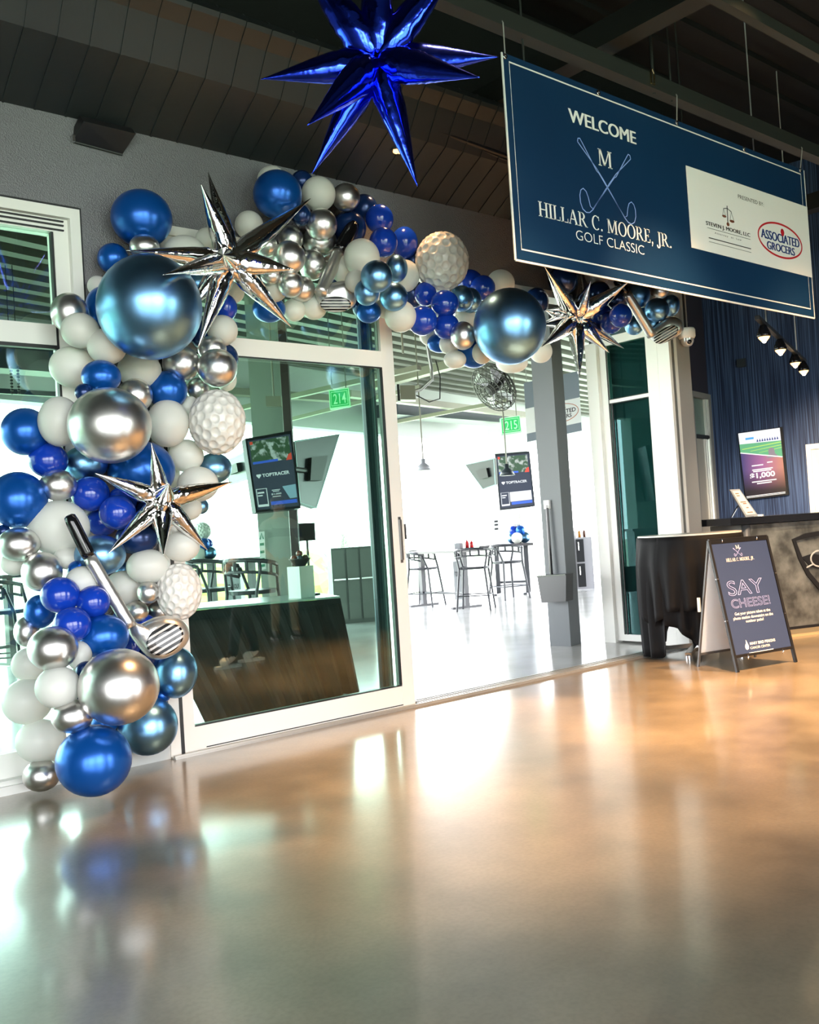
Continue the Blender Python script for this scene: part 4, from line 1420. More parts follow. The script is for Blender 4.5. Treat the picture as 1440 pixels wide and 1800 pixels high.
# ------------------------------------------------------------------ recessed downlights in the soffit (lit)
m_lamp = mat('lit warm lamp', (1, 0.8, 0.5), 0.4, emit=(1.0, 0.50, 0.15), estr=1.6)
m_core = mat('hot lamp core', (1, 0.9, 0.7), 0.4, emit=(1.0, 0.8, 0.5), estr=12)
def downlight(px, py, z, label, r=0.045, watts=10):
    p = atz(px, py, z)
    root = thing('downlight', label, 'light', p, 0, 'recessed ceiling lights')
    bm = BM(); lathe(bm, [(r * 1.0, 0.01), (r * 1.35, -0.004), (r * 1.35, 0.008), (r, 0.03)], p, 20); obj('trim_ring', bm, m_beam, root, smooth=True)
    bm = BM(); lathe(bm, [(0, -0.012), (r * 0.6, -0.008), (r * 0.95, 0.004), (r * 0.95, 0.02), (0, 0.02)], p, 20); obj('bulb', bm, m_lamp, root, smooth=True)
    spot('downlight_beam', p - EZ * 0.03, p - EZ * 3, watts, WARM, 80, 0.7, 0.04)
downlight(697, 267, 3.80, 'warm recessed downlight in the soffit behind the blue star tip', watts=14)

# ------------------------------------------------------------------ dome security camera
p = aty(1207, 585, -0.06)
dc = thing('dome_camera', 'white dome security camera at the top of the grey pier', 'security camera', p)
d = depth_of(p) / FPX
bm = BM(); lathe(bm, [(0, 8 * d), (13 * d, 7.5 * d), (15 * d, 4 * d), (15 * d, -7 * d), (12.5 * d, -11 * d), (0, -11 * d)], p, 28); obj('housing', bm, m_white, dc, smooth=True)
bm = BM(); lathe(bm, [(12 * d, -11 * d), (11.5 * d, -17 * d), (8 * d, -22.5 * d), (4 * d, -24.5 * d), (0, -25 * d)], p, 28); obj('dome', bm, mat('smoked dome', (0.55, 0.55, 0.55), 0.08, 0.3, coat=1), dc, smooth=True)
bm = BM(); ball(bm, p + RV * 2 * d - UV * 17 * d - FW * 9.0 * d, 4.5 * d, 14, 8); obj('lens', bm, m_gloss_black, dc, smooth=True)
bm = BM(); box(bm, (p.x - 0.008, p.y + 0.0, p.z + 6 * d), (p.x + 0.008, p.y + 0.016, p.z + 0.75)); box(bm, (p.x + 0.05, p.y + 0.01, p.z + 6 * d), (p.x + 0.056, p.y + 0.016, p.z + 0.1)); box(bm, (p.x - 0.03, p.y, p.z + 6 * d), (p.x + 0.03, -0.001, p.z + 10 * d))
obj('mount', bm, m_dark, dc)

# ------------------------------------------------------------------ track of warm spotlights
tr = []
H = [(1343, 590, 7.5), (1372, 613, 8.15), (1398, 636, 9.0), (1413, 650, 9.4)]
pts = [atd(*h) for h in H]
root = thing('spotlight_track', 'black track with four warm spotlights hanging before the navy wall', 'light', pts[0] + EZ * 0.1)
dirn = (pts[3] - pts[0]).normalized()
a, b = pts[0] - dirn * 0.25 + EZ * 0.10, pts[3] + dirn * 0.12 + EZ * 0.10
bm = BM(); bar(bm, a, b, 0.035, 0.03); obj('track', bm, m_black, root)
for f, zz in ((0.16, 0), (0.80, 0)):
    p = a + (b - a) * f
    bm = BM(); tube(bm, [p, (p.x, p.y, ZC)], 0.006, 6); obj('rod', bm, mat('grey rod', (0.3, 0.3, 0.32), 0.4), root)
for i, p in enumerate(pts):
    bm = BM(); lathe(bm, [(0.012, 0.085), (0.025, 0.08), (0.045, 0.03), (0.055, 0.0), (0.05, -0.012), (0.046, 0.0), (0.03, 0.03), (0, 0.035)], p, 20); hd = obj('lamp_head', bm, m_gloss_black, root, smooth=True)
    bm = BM(); lathe(bm, [(0, -0.045), (0.022, -0.042), (0.04, -0.02), (0.045, 0.0), (0, 0.01)], p, 18); bl_ = obj('bulb', bm, m_lamp, hd, smooth=True)
    bm = BM(); ball(bm, p - EZ * 0.04, 0.018, 12, 8); ball(bm, p - EZ * 0.02, 0.026, 12, 8, (1.3, 1.3, 0.5)); obj('filament', bm, m_core, hd, smooth=True)
    bm = BM(); tube(bm, [p + EZ * 0.08, p + EZ * 0.10], 0.008, 6); obj('stem', bm, m_black, hd)
    spot('track_beam', p - EZ * 0.06, Vector((p.x, p.y, 0.7)) + E1 * 2.4, 150, (1.0, 0.78, 0.55), 84, 0.9, 0.03)
# other warm spots of the foyer, in their own cans under the deck (above and outside the frame)
for (x, y, tx, ty, wt) in ((5.3, -2.9, 5.4, -2.0, 1900), (7.2, -2.9, 7.2, -2.2, 1900), (3.4, -2.7, 3.6, -1.7, 1300), (9.0, -3.2, 9.0, -2.6, 1200), (5.9, -4.8, 5.6, -4.2, 300)):
    p = Vector((x, y, 5.0))
    root = thing('can_light', 'black can spotlight under the foyer deck at x%d' % int(x), 'light', p, 0, 'can spotlights above the frame')
    root['label'] = 'black can spotlight high under the foyer deck'
    bm = BM(); lathe(bm, [(0, 0.35), (0.07, 0.34), (0.08, 0.1), (0.08, 0.0), (0.07, 0.0), (0.065, 0.06), (0, 0.06)], p, 18); obj('can', bm, m_black, root, smooth=True)
    bm = BM(); lathe(bm, [(0, 0.02), (0.05, 0.025), (0.06, 0.05), (0, 0.055)], p, 18); obj('bulb', bm, m_lamp, root, smooth=True)
    spot('can_beam', p - EZ * 0.02, (tx, ty, 0), wt, WARM, 56, 1.0, 0.08)

# ------------------------------------------------------------------ reception counter
dC = Vector((cos(R_(-20.5)), sin(R_(-20.5)), 0)); nC = Vector((-dC.y, dC.x, 0))       # nC points away from the viewer
c1 = atz(1390, 1121, 0)
cl = c1 - dC * 0.365
cnt = thing('reception_counter', 'reception counter with mottled grey front and thick black top', 'counter', cl)
m_mott = mat('mottled grey metal panel', (0.055, 0.055, 0.05), 0.38, 0.2, noise=(6.5, (0.20, 0.20, 0.18)))
def cbox(bm, s0, s1, o0, o1, z0, z1):
    prism(bm, [cl + dC * s0 + nC * o0 + EZ * z0, cl + dC * s1 + nC * o0 + EZ * z0, cl + dC * s1 + nC * o1 + EZ * z0, cl + dC * s0 + nC * o1 + EZ * z0], EZ * (z1 - z0))
CL = 2.9
bm = BM(); cbox(bm, 0.0, CL, 0.0, 0.05, 0.1, 1.078); obj('front_panel', bm, m_mott, cnt)
bm = BM(); cbox(bm, 0.02, CL, 0.05, 0.62, 0.03, 1.078); obj('body', bm, mat('pale counter end', (0.5, 0.5, 0.48), 0.4), cnt)
bm = BM(); tube(bm, [cl + dC * -0.03 + nC * 0.03 + EZ * 0.03, cl + dC * -0.03 + nC * 0.03 + EZ * 1.078], 0.04, 18); obj('corner_post', bm, mat('grey post', (0.16, 0.16, 0.165), 0.3, 0.5), cnt, smooth=True)
bm = BM(); cbox(bm, -0.25, CL + 0.05, -0.04, 0.75, 1.085, 1.15); obj('top', bm, mat('black counter top', (0.010, 0.011, 0.014), 0.2), cnt)
bm = BM(); cbox(bm, -0.02, CL, 0.02, 0.5, 0.0, 0.075); obj('toe_kick', bm, mat('gold toe strip', (0.62, 0.42, 0.2), 0.35), cnt)
bm = BM(); cbox(bm, -0.02, CL, -0.006, 0.3, 0.075, 0.1); obj('black_strip', bm, m_black, cnt)  # thin black strip between toe kick and front panel
qc = Quad(cl + EZ * 1.078 - nC * 0.001, cl + dC * CL + EZ * 1.078 - nC * 0.001, cl + dC * CL + EZ * 0.1 - nC * 0.001, cl + EZ * 0.1 - nC * 0.001)
def cw(s, z):
    return s / CL, (1.078 - z) / 0.978
s0 = 0.455; sm = s0 + 0.46
half = [(0.0, 0.92), (0.15, 0.955), (0.32, 0.968), (0.46, 0.972)]
low = [(0.06, 0.74), (0.145, 0.575), (0.27, 0.435), (0.46, 0.32)]
out = [(s0 + a, z) for a, z in half] + [(2 * sm - s0 - a, z) for a, z in half[::-1][1:]] + [(2 * sm - s0 - a, z) for a, z in low] + [(s0 + a, z) for a, z in low[::-1][1:]]
bm = BM(); ribbon(bm, qc, [cw(sm + (s - sm) * 0.95, 0.66 + (z - 0.66) * 0.95) for s, z in out], 0.045, 0.001, closed=True, thick=0.012)
poly_on(bm, qc, [cw(s0 + 0.10, 0.74), cw(s0 + 0.22, 0.765), cw(s0 + 0.36, 0.74), cw(s0 + 0.36, 0.60), cw(s0 + 0.2, 0.64)], 0.001, 0.008)
obj('shield_emblem', bm, m_black, cnt)
bm = BM(); ribbon(bm, qc, [cw(s0 + 0.30 + 0.1 * cos(i * 0.3307), 0.715 + 0.075 * sin(i * 0.3307)) for i in range(19)], 0.014, 0.010, closed=True, thick=0.006); ribbon(bm, qc, [cw(s0 + 0.14, 0.64), cw(s0 + 0.22, 0.665)], 0.012, 0.010, thick=0.006)
obj('ball_emblem', bm, mat('light grey emblem', (0.4, 0.4, 0.38), 0.4), cnt)

# menu stand on the counter
pl = cl + dC * 0.0
def on(px, py): return atp(px, py, cl + nC * 0.30, nC)
a, b, c, d = on(1281, 860), on(1298, 859), on(1331, 906), on(1309, 908)
zb = min(c.z, d.z)
sh = EZ * (1.152 - zb)
ms = thing('menu_stand', 'tilted printed menu in a grey frame standing on the counter top', 'menu', (d.x, d.y, 1.152))
q2 = Quad(a + sh - nC * 0.02, b + sh - nC * 0.02, c + sh - nC * 0.02, d + sh - nC * 0.02)
bm = BM(); prism(bm, [p + sh for p in (a, b, c, d)], -nC * 0.018); obj('frame', bm, mat('grey acrylic frame', (0.28, 0.28, 0.28), 0.3), ms)
bm = BM(); patch(bm, q2, 0.13, 0.06, 0.87, 0.93, 0.001); obj('page', bm, mat('cream page', (0.75, 0.62, 0.5), 0.5), ms)
bm = BM()
for u0, v0, u1 in ((0.25, 0.14, 0.6), (0.25, 0.22, 0.55), (0.25, 0.45, 0.75), (0.4, 0.51, 0.7), (0.45, 0.66, 0.65), (0.3, 0.83, 0.75)):
    patch(bm, q2, u0, v0, u1, v0 + 0.035, 0.003)
obj('printed_lines', bm, mat('brown print', (0.25, 0.1, 0.05), 0.5), ms)
m1 = on(1306, 880) + sh + nC * 0.03; m2 = on(1292, 908); m2.z = 1.157; 
bm = BM(); bar(bm, m1, m2 + nC * 0.05, 0.02, 0.008); obj('leg', bm, m_metal, ms)
p = on(1334, 905); p.z = 1.151
bm = BM(); rbox(bm, p + EZ * 0.008, (0.05, 0.08, 0.016), 0.3); o = obj('card_stack', bm, m_white); recenter(o, p); tag(o, 'small white card stack on the counter at the foot of the menu', 'cards')

# ------------------------------------------------------------------ lit poster screen on the navy wall
def pn(px, py, off): return atp(px, py, P0 - E1 * off, E1)
ps = thing('display_screen', 'lit portrait advertising screen on the navy striped wall', 'screen', pn(1345, 875, 0.03))
q = Quad(pn(1298, 762, 0.05), pn(1371, 752, 0.05), pn(1383, 868, 0.05), pn(1312, 877, 0.05))
bm = BM(); prism(bm, [q.P(-0.02, -0.01), q.P(1.05, -0.01), q.P(1.05, 1.02), q.P(-0.02, 1.02)], E1 * 0.045); obj('bezel', bm, m_black, ps)
def em(name, col, s=0.9):
    return mat('lit ' + name, tuple(c * 0.15 for c in col), 0.4, emit=col, estr=s * 0.42)
bm = BM(); patch(bm, q, 0, 0, 1, 0.30, 0.001); obj('picture_sky', bm, em('white', (0.9, 0.93, 0.98)), ps)
bm = BM(); poly_on(bm, q, [(0, 0.17), (1, 0.19), (1, 0.44), (0, 0.30)], 0.0026); obj('picture_field', bm, em('green', (0.18, 0.55, 0.28), 0.8), ps)
bm = BM()
for k, (v0, v1) in enumerate(((0.205, 0.222), (0.25, 0.262), (0.29, 0.30))): poly_on(bm, q, [(0.05 + 0.2 * k, v0 + 0.04), (1, v0), (1, v1), (0.05 + 0.2 * k, v1 + 0.035)], 0.0044)
obj('picture_stripes', bm, em('lime', (0.5, 0.8, 0.2), 0.9), ps)
bm = BM(); patch(bm, q, 0.16, 0.085, 0.36, 0.115, 0.0026); obj('picture_caption', bm, em('sky blue', (0.1, 0.45, 0.9), 0.9), ps)
bm = BM()
for k in range(9): poly_on(bm, q, [(0.42 + k * 0.06, 0.165), (0.445 + k * 0.06, 0.12), (0.465 + k * 0.06, 0.165)], 0.0028)
obj('picture_crowd', bm, em('navy', (0.02, 0.03, 0.25), 0.8), ps)
bm = BM(); poly_on(bm, q, [(0.62, 0.43), (0.68, 0.37), (0.68, 0.30), (0.75, 0.275), (0.82, 0.30), (0.83, 0.37), (0.92, 0.43)], 0.0060); obj('picture_stand', bm, em('grey', (0.35, 0.3, 0.34), 0.8), ps)
def ramp_mat():
    m = mat('lit purple orange', (0.02, 0.02, 0.02), 0.4)
    t = m.node_tree; b_ = t.nodes['Principled BSDF']
    c_ = t.nodes.new('ShaderNodeTexCoord'); s_ = t.nodes.new('ShaderNodeSeparateXYZ'); t.links.new(c_.outputs['Generated'], s_.inputs[0])
    r1 = t.nodes.new('ShaderNodeValToRGB'); r1.color_ramp.elements[0].color = (0.75, 0.3, 0.18, 1); r1.color_ramp.elements[1].color = (0.06, 0.06, 0.2, 1)
    e = r1.color_ramp.elements.new(0.5); e.color = (0.45, 0.15, 0.35, 1)
    t.links.new(s_.outputs['Y'], r1.inputs[0])
    r2 = t.nodes.new('ShaderNodeValToRGB'); r2.color_ramp.elements[0].color = (0.04, 0.04, 0.05, 1); r2.color_ramp.elements[1].color = (1, 1, 1, 1)
    r2.color_ramp.elements[0].position, r2.color_ramp.elements[1].position = 0.12, 0.6
    t.links.new(s_.outputs['Z'], r2.inputs[0])
    mx = t.nodes.new('ShaderNodeMixRGB'); mx.blend_type = 'MULTIPLY'; mx.inputs[0].default_value = 1
    t.links.new(r1.outputs[0], mx.inputs[1]); t.links.new(r2.outputs[0], mx.inputs[2])
    t.links.new(mx.outputs[0], b_.inputs['Emission Color']); b_.inputs['Emission Strength'].default_value = 0.4
    return m
bm = BM(); poly_on(bm, q, [(0, 0.30), (1, 0.44), (1, 0.97), (0, 0.97)], 0.0050); obj('picture_glow', bm, ramp_mat(), ps)
bm = BM(); text_on(bm, q, '$1,000', 0.17, 0.63, 0.78, 0.725, 0.0085, bold=0.03)
for u0, u1, v0 in ((0.24, 0.52, 0.51), (0.24, 0.74, 0.575), (0.26, 0.7, 0.60), (0.2, 0.8, 0.755), (0.32, 0.68, 0.785), (0.62, 0.75, 0.485)): patch(bm, q, u0, v0, u1, v0 + 0.016, 0.008)
patch(bm, q, 0.02, 0.965, 0.98, 0.975, 0.008); patch(bm, q, 0.02, 0.985, 0.98, 0.992, 0.008); ribbon(bm, q, [(0, 0.30), (1, 0.44)], 0.012, 0.0085)
obj('lettering', bm, em('print white', (1, 0.97, 0.92), 1.1), ps)
# small wall box high on the navy wall
p = pn(1304, 638, 0.03)
bm = BM(); rbox(bm, p, (0.06, 0.1, 0.1), PHI); o = obj('wall_sensor', bm, mat('dark sensor', (0.03, 0.04, 0.05), 0.5)); recenter(o, p); tag(o, 'small dark square sensor on the navy wall left of the spotlights', 'sensor')

# ------------------------------------------------------------------ cocktail table with black drape
tc_ = atz(1226, 1150, 0)
tbl = thing('cocktail_table', 'tall round cocktail table with a pale top beside the A-frame sign', 'table', tc_)
TZ = 1.045; TR = 0.435
bm = BM(); lathe(bm, [(0, TZ), (TR, TZ), (TR, TZ - 0.035), (0, TZ - 0.035)], tc_, 48); obj('table_top', bm, mat('pale laminate top', (0.78, 0.72, 0.62), 0.3), tbl)
bm = BM(); tube(bm, [tc_ + EZ * 0.03, tc_ + EZ * (TZ - 0.035)], 0.035, 16); obj('pole', bm, m_metal, tbl, smooth=True)
for k in range(4):
    a = R_(22 + 90 * k)
    e = tc_ + Vector((cos(a), sin(a), 0)) * 0.36
    bm = BM(); bar(bm, tc_ + EZ * 0.085, e + EZ * 0.045, 0.05, 0.035); tube(bm, [e, e + EZ * 0.04], 0.02, 10); obj('foot', bm, m_metal, tbl)
vdir = (Vector((tc_.x, tc_.y, 0)) - Vector((CAM.x, CAM.y, 0))).normalized()
vside = Vector((vdir.y, -vdir.x, 0))
def drape(name, prof, m, parent, out=0.0):
    """prof: list of (angle seen from the viewer: -90 left edge .. 90 right edge, hem height)"""
    bm = BM()
    rows = 14
    cols = []
    for i in range(len(prof) - 1):
        n = max(2, int(abs(prof[i + 1][0] - prof[i][0]) / 3))
        for k in range(n):
            f = k / n
            cols.append((prof[i][0] + (prof[i + 1][0] - prof[i][0]) * f, prof[i][1] + (prof[i + 1][1] - prof[i][1]) * f))
    cols.append(prof[-1])
    inner, outer = [], []
    for a, hem in cols:
        A = R_(a)
        dr = -vdir * cos(A) + vside * sin(A)
        ci, co = [], []
        for j in range(rows + 1):
            f = j / rows
            z = TZ - 0.012 - (TZ - 0.012 - hem) * f
            drop = (TZ - z)
            rr = TR + 0.008 + (0.02 + out) * min(1, drop * 4) + (0.03 + out * 0.1) * min(1.0, drop * 1.8) * sin(a * 0.33 + out * 60 + 0.8 * sin(a * 0.07)) - 0.03 * drop
            ci.append(bm.verts.new(tc_ + dr * (rr - 0.004) + EZ * z)); co.append(bm.verts.new(tc_ + dr * rr + EZ * z))
        inner.append(ci); outer.append(co)
    for i in range(len(cols) - 1):
        for j in range(rows):
            bm.faces.new((outer[i][j], outer[i + 1][j], outer[i + 1][j + 1], outer[i][j + 1]))
            bm.faces.new((inner[i][j], inner[i][j + 1], inner[i + 1][j + 1], inner[i + 1][j]))
        bm.faces.new((outer[i][rows], outer[i + 1][rows], inner[i + 1][rows], inner[i][rows]))
        bm.faces.new((outer[i][0], inner[i][0], inner[i + 1][0], outer[i + 1][0]))
    for i in (0, len(cols) - 1):
        for j in range(rows):
            bm.faces.new((outer[i][j], outer[i][j + 1], inner[i][j + 1], inner[i][j]))
    return obj(name, bm, m, parent, smooth=True)
m_cloth = mat('black tablecloth', (0.003, 0.003, 0.004), 0.75, 0, 0.25)
cloth = drape('tablecloth', [(-175, 0.5), (-140, 0.08), (-110, 0.012), (-62, 0.010), (-44, 0.015), (-33, 0.05), (-31, 0.30), (-20, 0.27), (0, 0.14), (12, 0.08), (40, 0.2), (90, 0.4), (140, 0.45)], m_cloth, None, 0.0)
recenter(cloth, tc_ + EZ * 0.012)
tag(cloth, 'black cloth draped over the cocktail table, one corner reaching the floor', 'tablecloth')
drape('corner_fold', [(-72, 0.55), (-60, 0.36), (-50, 0.27), (-40, 0.33), (-30, 0.36)], m_cloth, cloth, 0.028)
drape('front_fold', [(-36, 0.41), (-20, 0.42), (5, 0.42), (30, 0.40), (70, 0.42)], m_cloth, cloth, 0.05)

# ------------------------------------------------------------------ A-frame sign
FL, FR, BL = atz(1297, 1182, 0), atz(1399, 1164, 0), atz(1228, 1172, 0)
wv = FR - FL; BR = BL + wv
TL = (FL + BL) / 2 + EZ * 0.995; TRr = (FR + BR) / 2 + EZ * 0.995
af = thing('a_frame_sign', 'black A-frame sidewalk sign reading SAY CHEESE on the concrete floor', 'sign', FL)
m_fr = m_black
bm = BM(); bar(bm, FL, TL, 0.022, 0.022); bar(bm, FR, TRr, 0.022, 0.022); bar(bm, TL, TRr, 0.02, 0.02)
q0 = Quad(TL, TRr, FR, FL)
bar(bm, q0.P(0, 0.885), q0.P(1, 0.885), 0.02, 0.02); bar(bm, q0.P(0, 0.02), q0.P(1, 0.02), 0.02, 0.02); obj('front_frame', bm, m_fr, af)
bm = BM(); bar(bm, BL, TL + (BL - TL) * 0.01, 0.016, 0.016); bar(bm, BR, TRr, 0.016, 0.016)
qb = Quad(TL, TRr, BR, BL); bar(bm, qb.P(0, 0.9), qb.P(1, 0.9), 0.016, 0.016); obj('back_frame', bm, mat('dark grey frame', (0.10, 0.10, 0.10), 0.4), af)
bm = BM(); prism(bm, [qb.P(0.03, 0.03), qb.P(0.97, 0.03), qb.P(0.97, 0.89), qb.P(0.03, 0.89)], (BL - FL).normalized() * 0.006); obj('back_board', bm, let_through(mat('white board', (0.93, 0.93, 0.92), 0.45), 0.5, (0.95, 0.95, 0.95)), af)
q = Quad(q0.P(0.025, 0.03, 0.006), q0.P(0.975, 0.03, 0.006), q0.P(0.975, 0.875, 0.006), q0.P(0.025, 0.875, 0.006))
bm = BM(); prism(bm, [q.P(0, 0), q.P(1, 0), q.P(1, 1), q.P(0, 1)], -q.n * 0.006); obj('front_board', bm, mat('slate blue board', (0.035, 0.055, 0.125), 0.35), af)
def aw(x, y):    # pixels of the photo crop [1100,880] at 1440/340
    return q.px(1100 + x * 340 / 1440, 880 + y * 340 / 1440)
def abox(xl, yl, xr, yr, h):
    u0, v0 = aw(xl, yl); u1, v1 = aw(xr, yr); return u0, (v0 + v1) / 2 - h / 2, u1, (v0 + v1) / 2 + h / 2
bm = BM()
line(af, q, m_white, 'M', *abox(818, 350, 848, 347, 0.034), 0.0015, serif=True)
line(af, q, m_white, 'HILLAR C. MOORE, JR.', *abox(750, 447, 960, 430, 0.030), 0.0015, serif=True)
line(af, q, m_white, 'Get your picture taken at the', *abox(818, 847, 1083, 822, 0.034), 0.001, bold=0.012)
line(af, q, m_white, 'photo station downstairs on the', *abox(808, 882, 1104, 852, 0.034), 0.001, bold=0.012)
line(af, q, m_white, 'outdoor patio!', *abox(902, 902, 1034, 888, 0.032), 0.001, bold=0.012)
line(af, q, m_white, 'MARY BIRD PERKINS', *abox(933, 1066, 1122, 1042, 0.025), 0.001, bold=0.02)
line(af, q, m_white, 'CANCER CENTER', *abox(938, 1098, 1085, 1080, 0.021), 0.001, bold=0.004)
u, v = aw(910, 1075)
poly_on(bm, q, [(u, v - 0.045), (u + 0.018, v - 0.015), (u + 0.03, v + 0.012), (u + 0.02, v + 0.036), (u - 0.006, v + 0.044), (u + 0.002, v + 0.02), (u - 0.012, v - 0.006)], 0.001)
poly_on(bm, q, [(u - 0.018, v - 0.01), (u - 0.008, v + 0.01), (u - 0.004, v + 0.024), (u - 0.014, v + 0.044), (u - 0.03, v + 0.034), (u - 0.036, v + 0.014)], 0.001)
ribbon(bm, q, [aw(930, 1137), aw(1110, 1108)], 0.006, 0.001)
obj('flame_emblem', bm, m_white, af)
m_lav = mat('lavender outline', (0.42, 0.46, 0.85), 0.5)
line(af, q, m_lav, 'SAY', *abox(762, 655, 1030, 635, 0.135), 0.001, outline=0.010)
line(af, q, m_lav, 'CHEESE!', *abox(792, 772, 1080, 742, 0.082), 0.001, outline=0.010)
bm = BM()
cu_, cv_ = aw(833, 378)
def af_conv(x, z): return cu_ + x / wv.length, cv_ - z
club_marks(bm, q, 0, 0, 0.16, af_conv, 0.001, 0.003)
obj('crossed_clubs', bm, m_lav, af)
for u, v, par in ((0.2, 0.005, 0), (0.8, 0.005, 0), (0.2, 0.9, 0), (0.8, 0.9, 0)):
    p = q0.P(u, v, 0.012)
    bm = BM(); tube(bm, [p + EZ * 0.012, p - q0.n * -0.008, p + q0.n * 0.006 - EZ * 0.012, p - EZ * 0.018], 0.005, 8); obj('clip', bm, m_chrome, af, smooth=True)
bm = BM()
for v in (0.3, 0.62):
    for u in (0.0, 1.0):
        p = q0.P(u, v); ball(bm, p, 0.013, 8, 6)
obj('rivet', bm, m_metal, af)
bm = BM(); p = BL + (TL - BL) * 0.5; rbox(bm, p + Vector((-0.03, 0.02, 0)), (0.018, 0.018, 0.11), 0); obj('hinge_tube', bm, m_white, af)
# ------------------------------------------------------------------ hall: grey column with a lobby dustpan
NE = atz(1004, 1136, 0)
m_col = mat('grey steel column', (0.115, 0.13, 0.14), 0.4, bump=(8, 0.08))
bm = BM(); prism(bm, [NE, NE + E1 * 0.22, NE + E1 * 0.22 + E2 * 0.23, NE + E2 * 0.23], EZ * ZI)
col_ = obj('column', bm, m_col); recenter(col_, NE); tag(col_, 'grey square steel column standing in the doorway', 'column')
def colp(px, py, off): return atp(px, py, NE - E1 * off, E1)
dp = thing('lobby_dustpan', 'black long-handled dustpan hanging from a white hook on the grey column', 'dustpan', colp(969, 1058, 0.06))
a, b = colp(962, 893, 0.05), colp(970, 1010, 0.07)
bm = BM(); tube(bm, [a, b], 0.014, 10); tube(bm, [b + EZ * 0.02 + E2 * 0.02, a - EZ * 0.03 + E2 * 0.012], 0.006, 8); obj('handle', bm, m_gloss_black, dp)
tl, tr_, br, bl = colp(944, 1012, 0.16), colp(995, 1009, 0.16), colp(995, 1057, 0.16), colp(952, 1060, 0.16)
bm = BM(); prism(bm, [tl, tr_, br, bl], E1 * 0.15); obj('pan', bm, mat('black plastic', (0.02, 0.022, 0.025), 0.3), dp)
bm = BM(); prism(bm, [tl - E1 * 0.002, tr_ - E1 * 0.002, tr_ - EZ * 0.012 - E1 * 0.002, tl - EZ * 0.012 - E1 * 0.002], -E1 * 0.012); obj('lip', bm, m_gloss_black, dp)
p = colp(962, 887, 0.02)
bm = BM(); rbox(bm, p, (0.035, 0.06, 0.085), PHI); rbox(bm, p - E1 * 0.03 - EZ * 0.02, (0.03, 0.025, 0.03), PHI); o = obj('wall_hook', bm, m_white); recenter(o, p); tag(o, 'white holder clip on the grey column above the dustpan', 'hook')

# ------------------------------------------------------------------ hall ceiling: beams, pipes, heater
m_cream = mat('cream painted steel', (0.24, 0.235, 0.18), 0.45)
m_slate = mat('slate blue duct', (0.03, 0.04, 0.06), 0.45)
def hbeam(name, p0, p1, z, wd, ht, m, label, ext=0.4, cat='beam'):
    a, b = atz(*p0, z), atz(*p1, z)
    d = b - a
    bm = BM(); bar(bm, a - d * ext, b + d * ext, wd, ht); o = obj(name, bm, m)
    recenter(o, (a + b) / 2); tag(o, label, cat); return o
hbeam('beam', (693, 668), (807, 637), 3.55, 0.16, 0.12, m_cream, 'bright cream beam under the hall ceiling, nearest above the doorway', 0.5)
hbeam('beam', (700, 703), (900, 727), 3.3, 0.14, 0.10, m_cream, 'long bright cream beam crossing the hall just below the fan', 0.35)
hbeam('duct', (700, 722), (870, 736), 3.35, 0.5, 0.22, m_slate, 'wide slate blue duct behind the long cream beam', 0.1, 'duct')
hbeam('pipe', (700, 741), (800, 722), 3.2, 0.06, 0.06, m_cream, 'pale diagonal pipe below the slate duct', 0.9, 'pipe')
hbeam('pipe', (698, 752), (880, 772), 3.2, 0.05, 0.05, m_slate, 'thin dark pipe across the hall at the level of the 215 sign', 0.1, 'pipe')
hbeam('beam', (430, 690), (575, 700), 3.4, 0.16, 0.1, m_cream, 'pale beam seen through the sliding door above the 214 sign', 0.5)
hbeam('beam', (430, 735), (640, 752), 3.2, 0.12, 0.1, m_cream, 'pale beam seen through the sliding door behind the 214 sign', 0.3)
hbeam('pipe', (500, 700), (640, 668), 3.1, 0.07, 0.06, m_cream, 'pale diagonal pipe above the 214 sign', 0.6, 'pipe')
hbeam('pipe', (520, 735), (640, 705), 3.0, 0.05, 0.05, m_cream, 'pale diagonal pipe below the 214 sign', 0.7, 'pipe')
a, b = atd(-80, 575, 8.7), atd(100, 604, 9.3); b.z = a.z
bm = BM(); bar(bm, a, b, 0.12, 0.10); o = obj('beam', bm, m_cream); recenter(o, a); tag(o, 'pale beam behind the left window just below its transom bar', 'beam')
a, b = atd(-80, 622, 9.6), atd(130, 640, 10.4)
bm = BM(); bar(bm, a, b, 0.3, 0.27); o = obj('duct', bm, m_slate); recenter(o, a); tag(o, 'slate blue duct behind the left window', 'duct')
a, b = atd(-80, 683, 9.2), atd(130, 695, 10.0)
bm = BM(); bar(bm, a, b, 0.05, 0.05); o = obj('pipe', bm, m_slate); recenter(o, a); tag(o, 'thin dark pipe behind the left window below the duct', 'pipe')
for px, lb in ((50, 'left'), (62, 'right')):
    p = atd(px - 30, 665, 9.0)
    bm = BM()
    for k in range(9):
        lathe(bm, [(0.004, 0.012), (0.014, 0.006), (0.014, -0.006), (0.004, -0.012)], p - EZ * (0.03 * k - 0.1), 8)
    tube(bm, [p + EZ * 0.13, (p.x, p.y, ZI)], 0.004, 5)
    o = obj('chain', bm, m_black); recenter(o, p); tag(o, 'beaded hanging chain behind the left window, the %s one of two' % lb, 'chain', 'hanging chains')
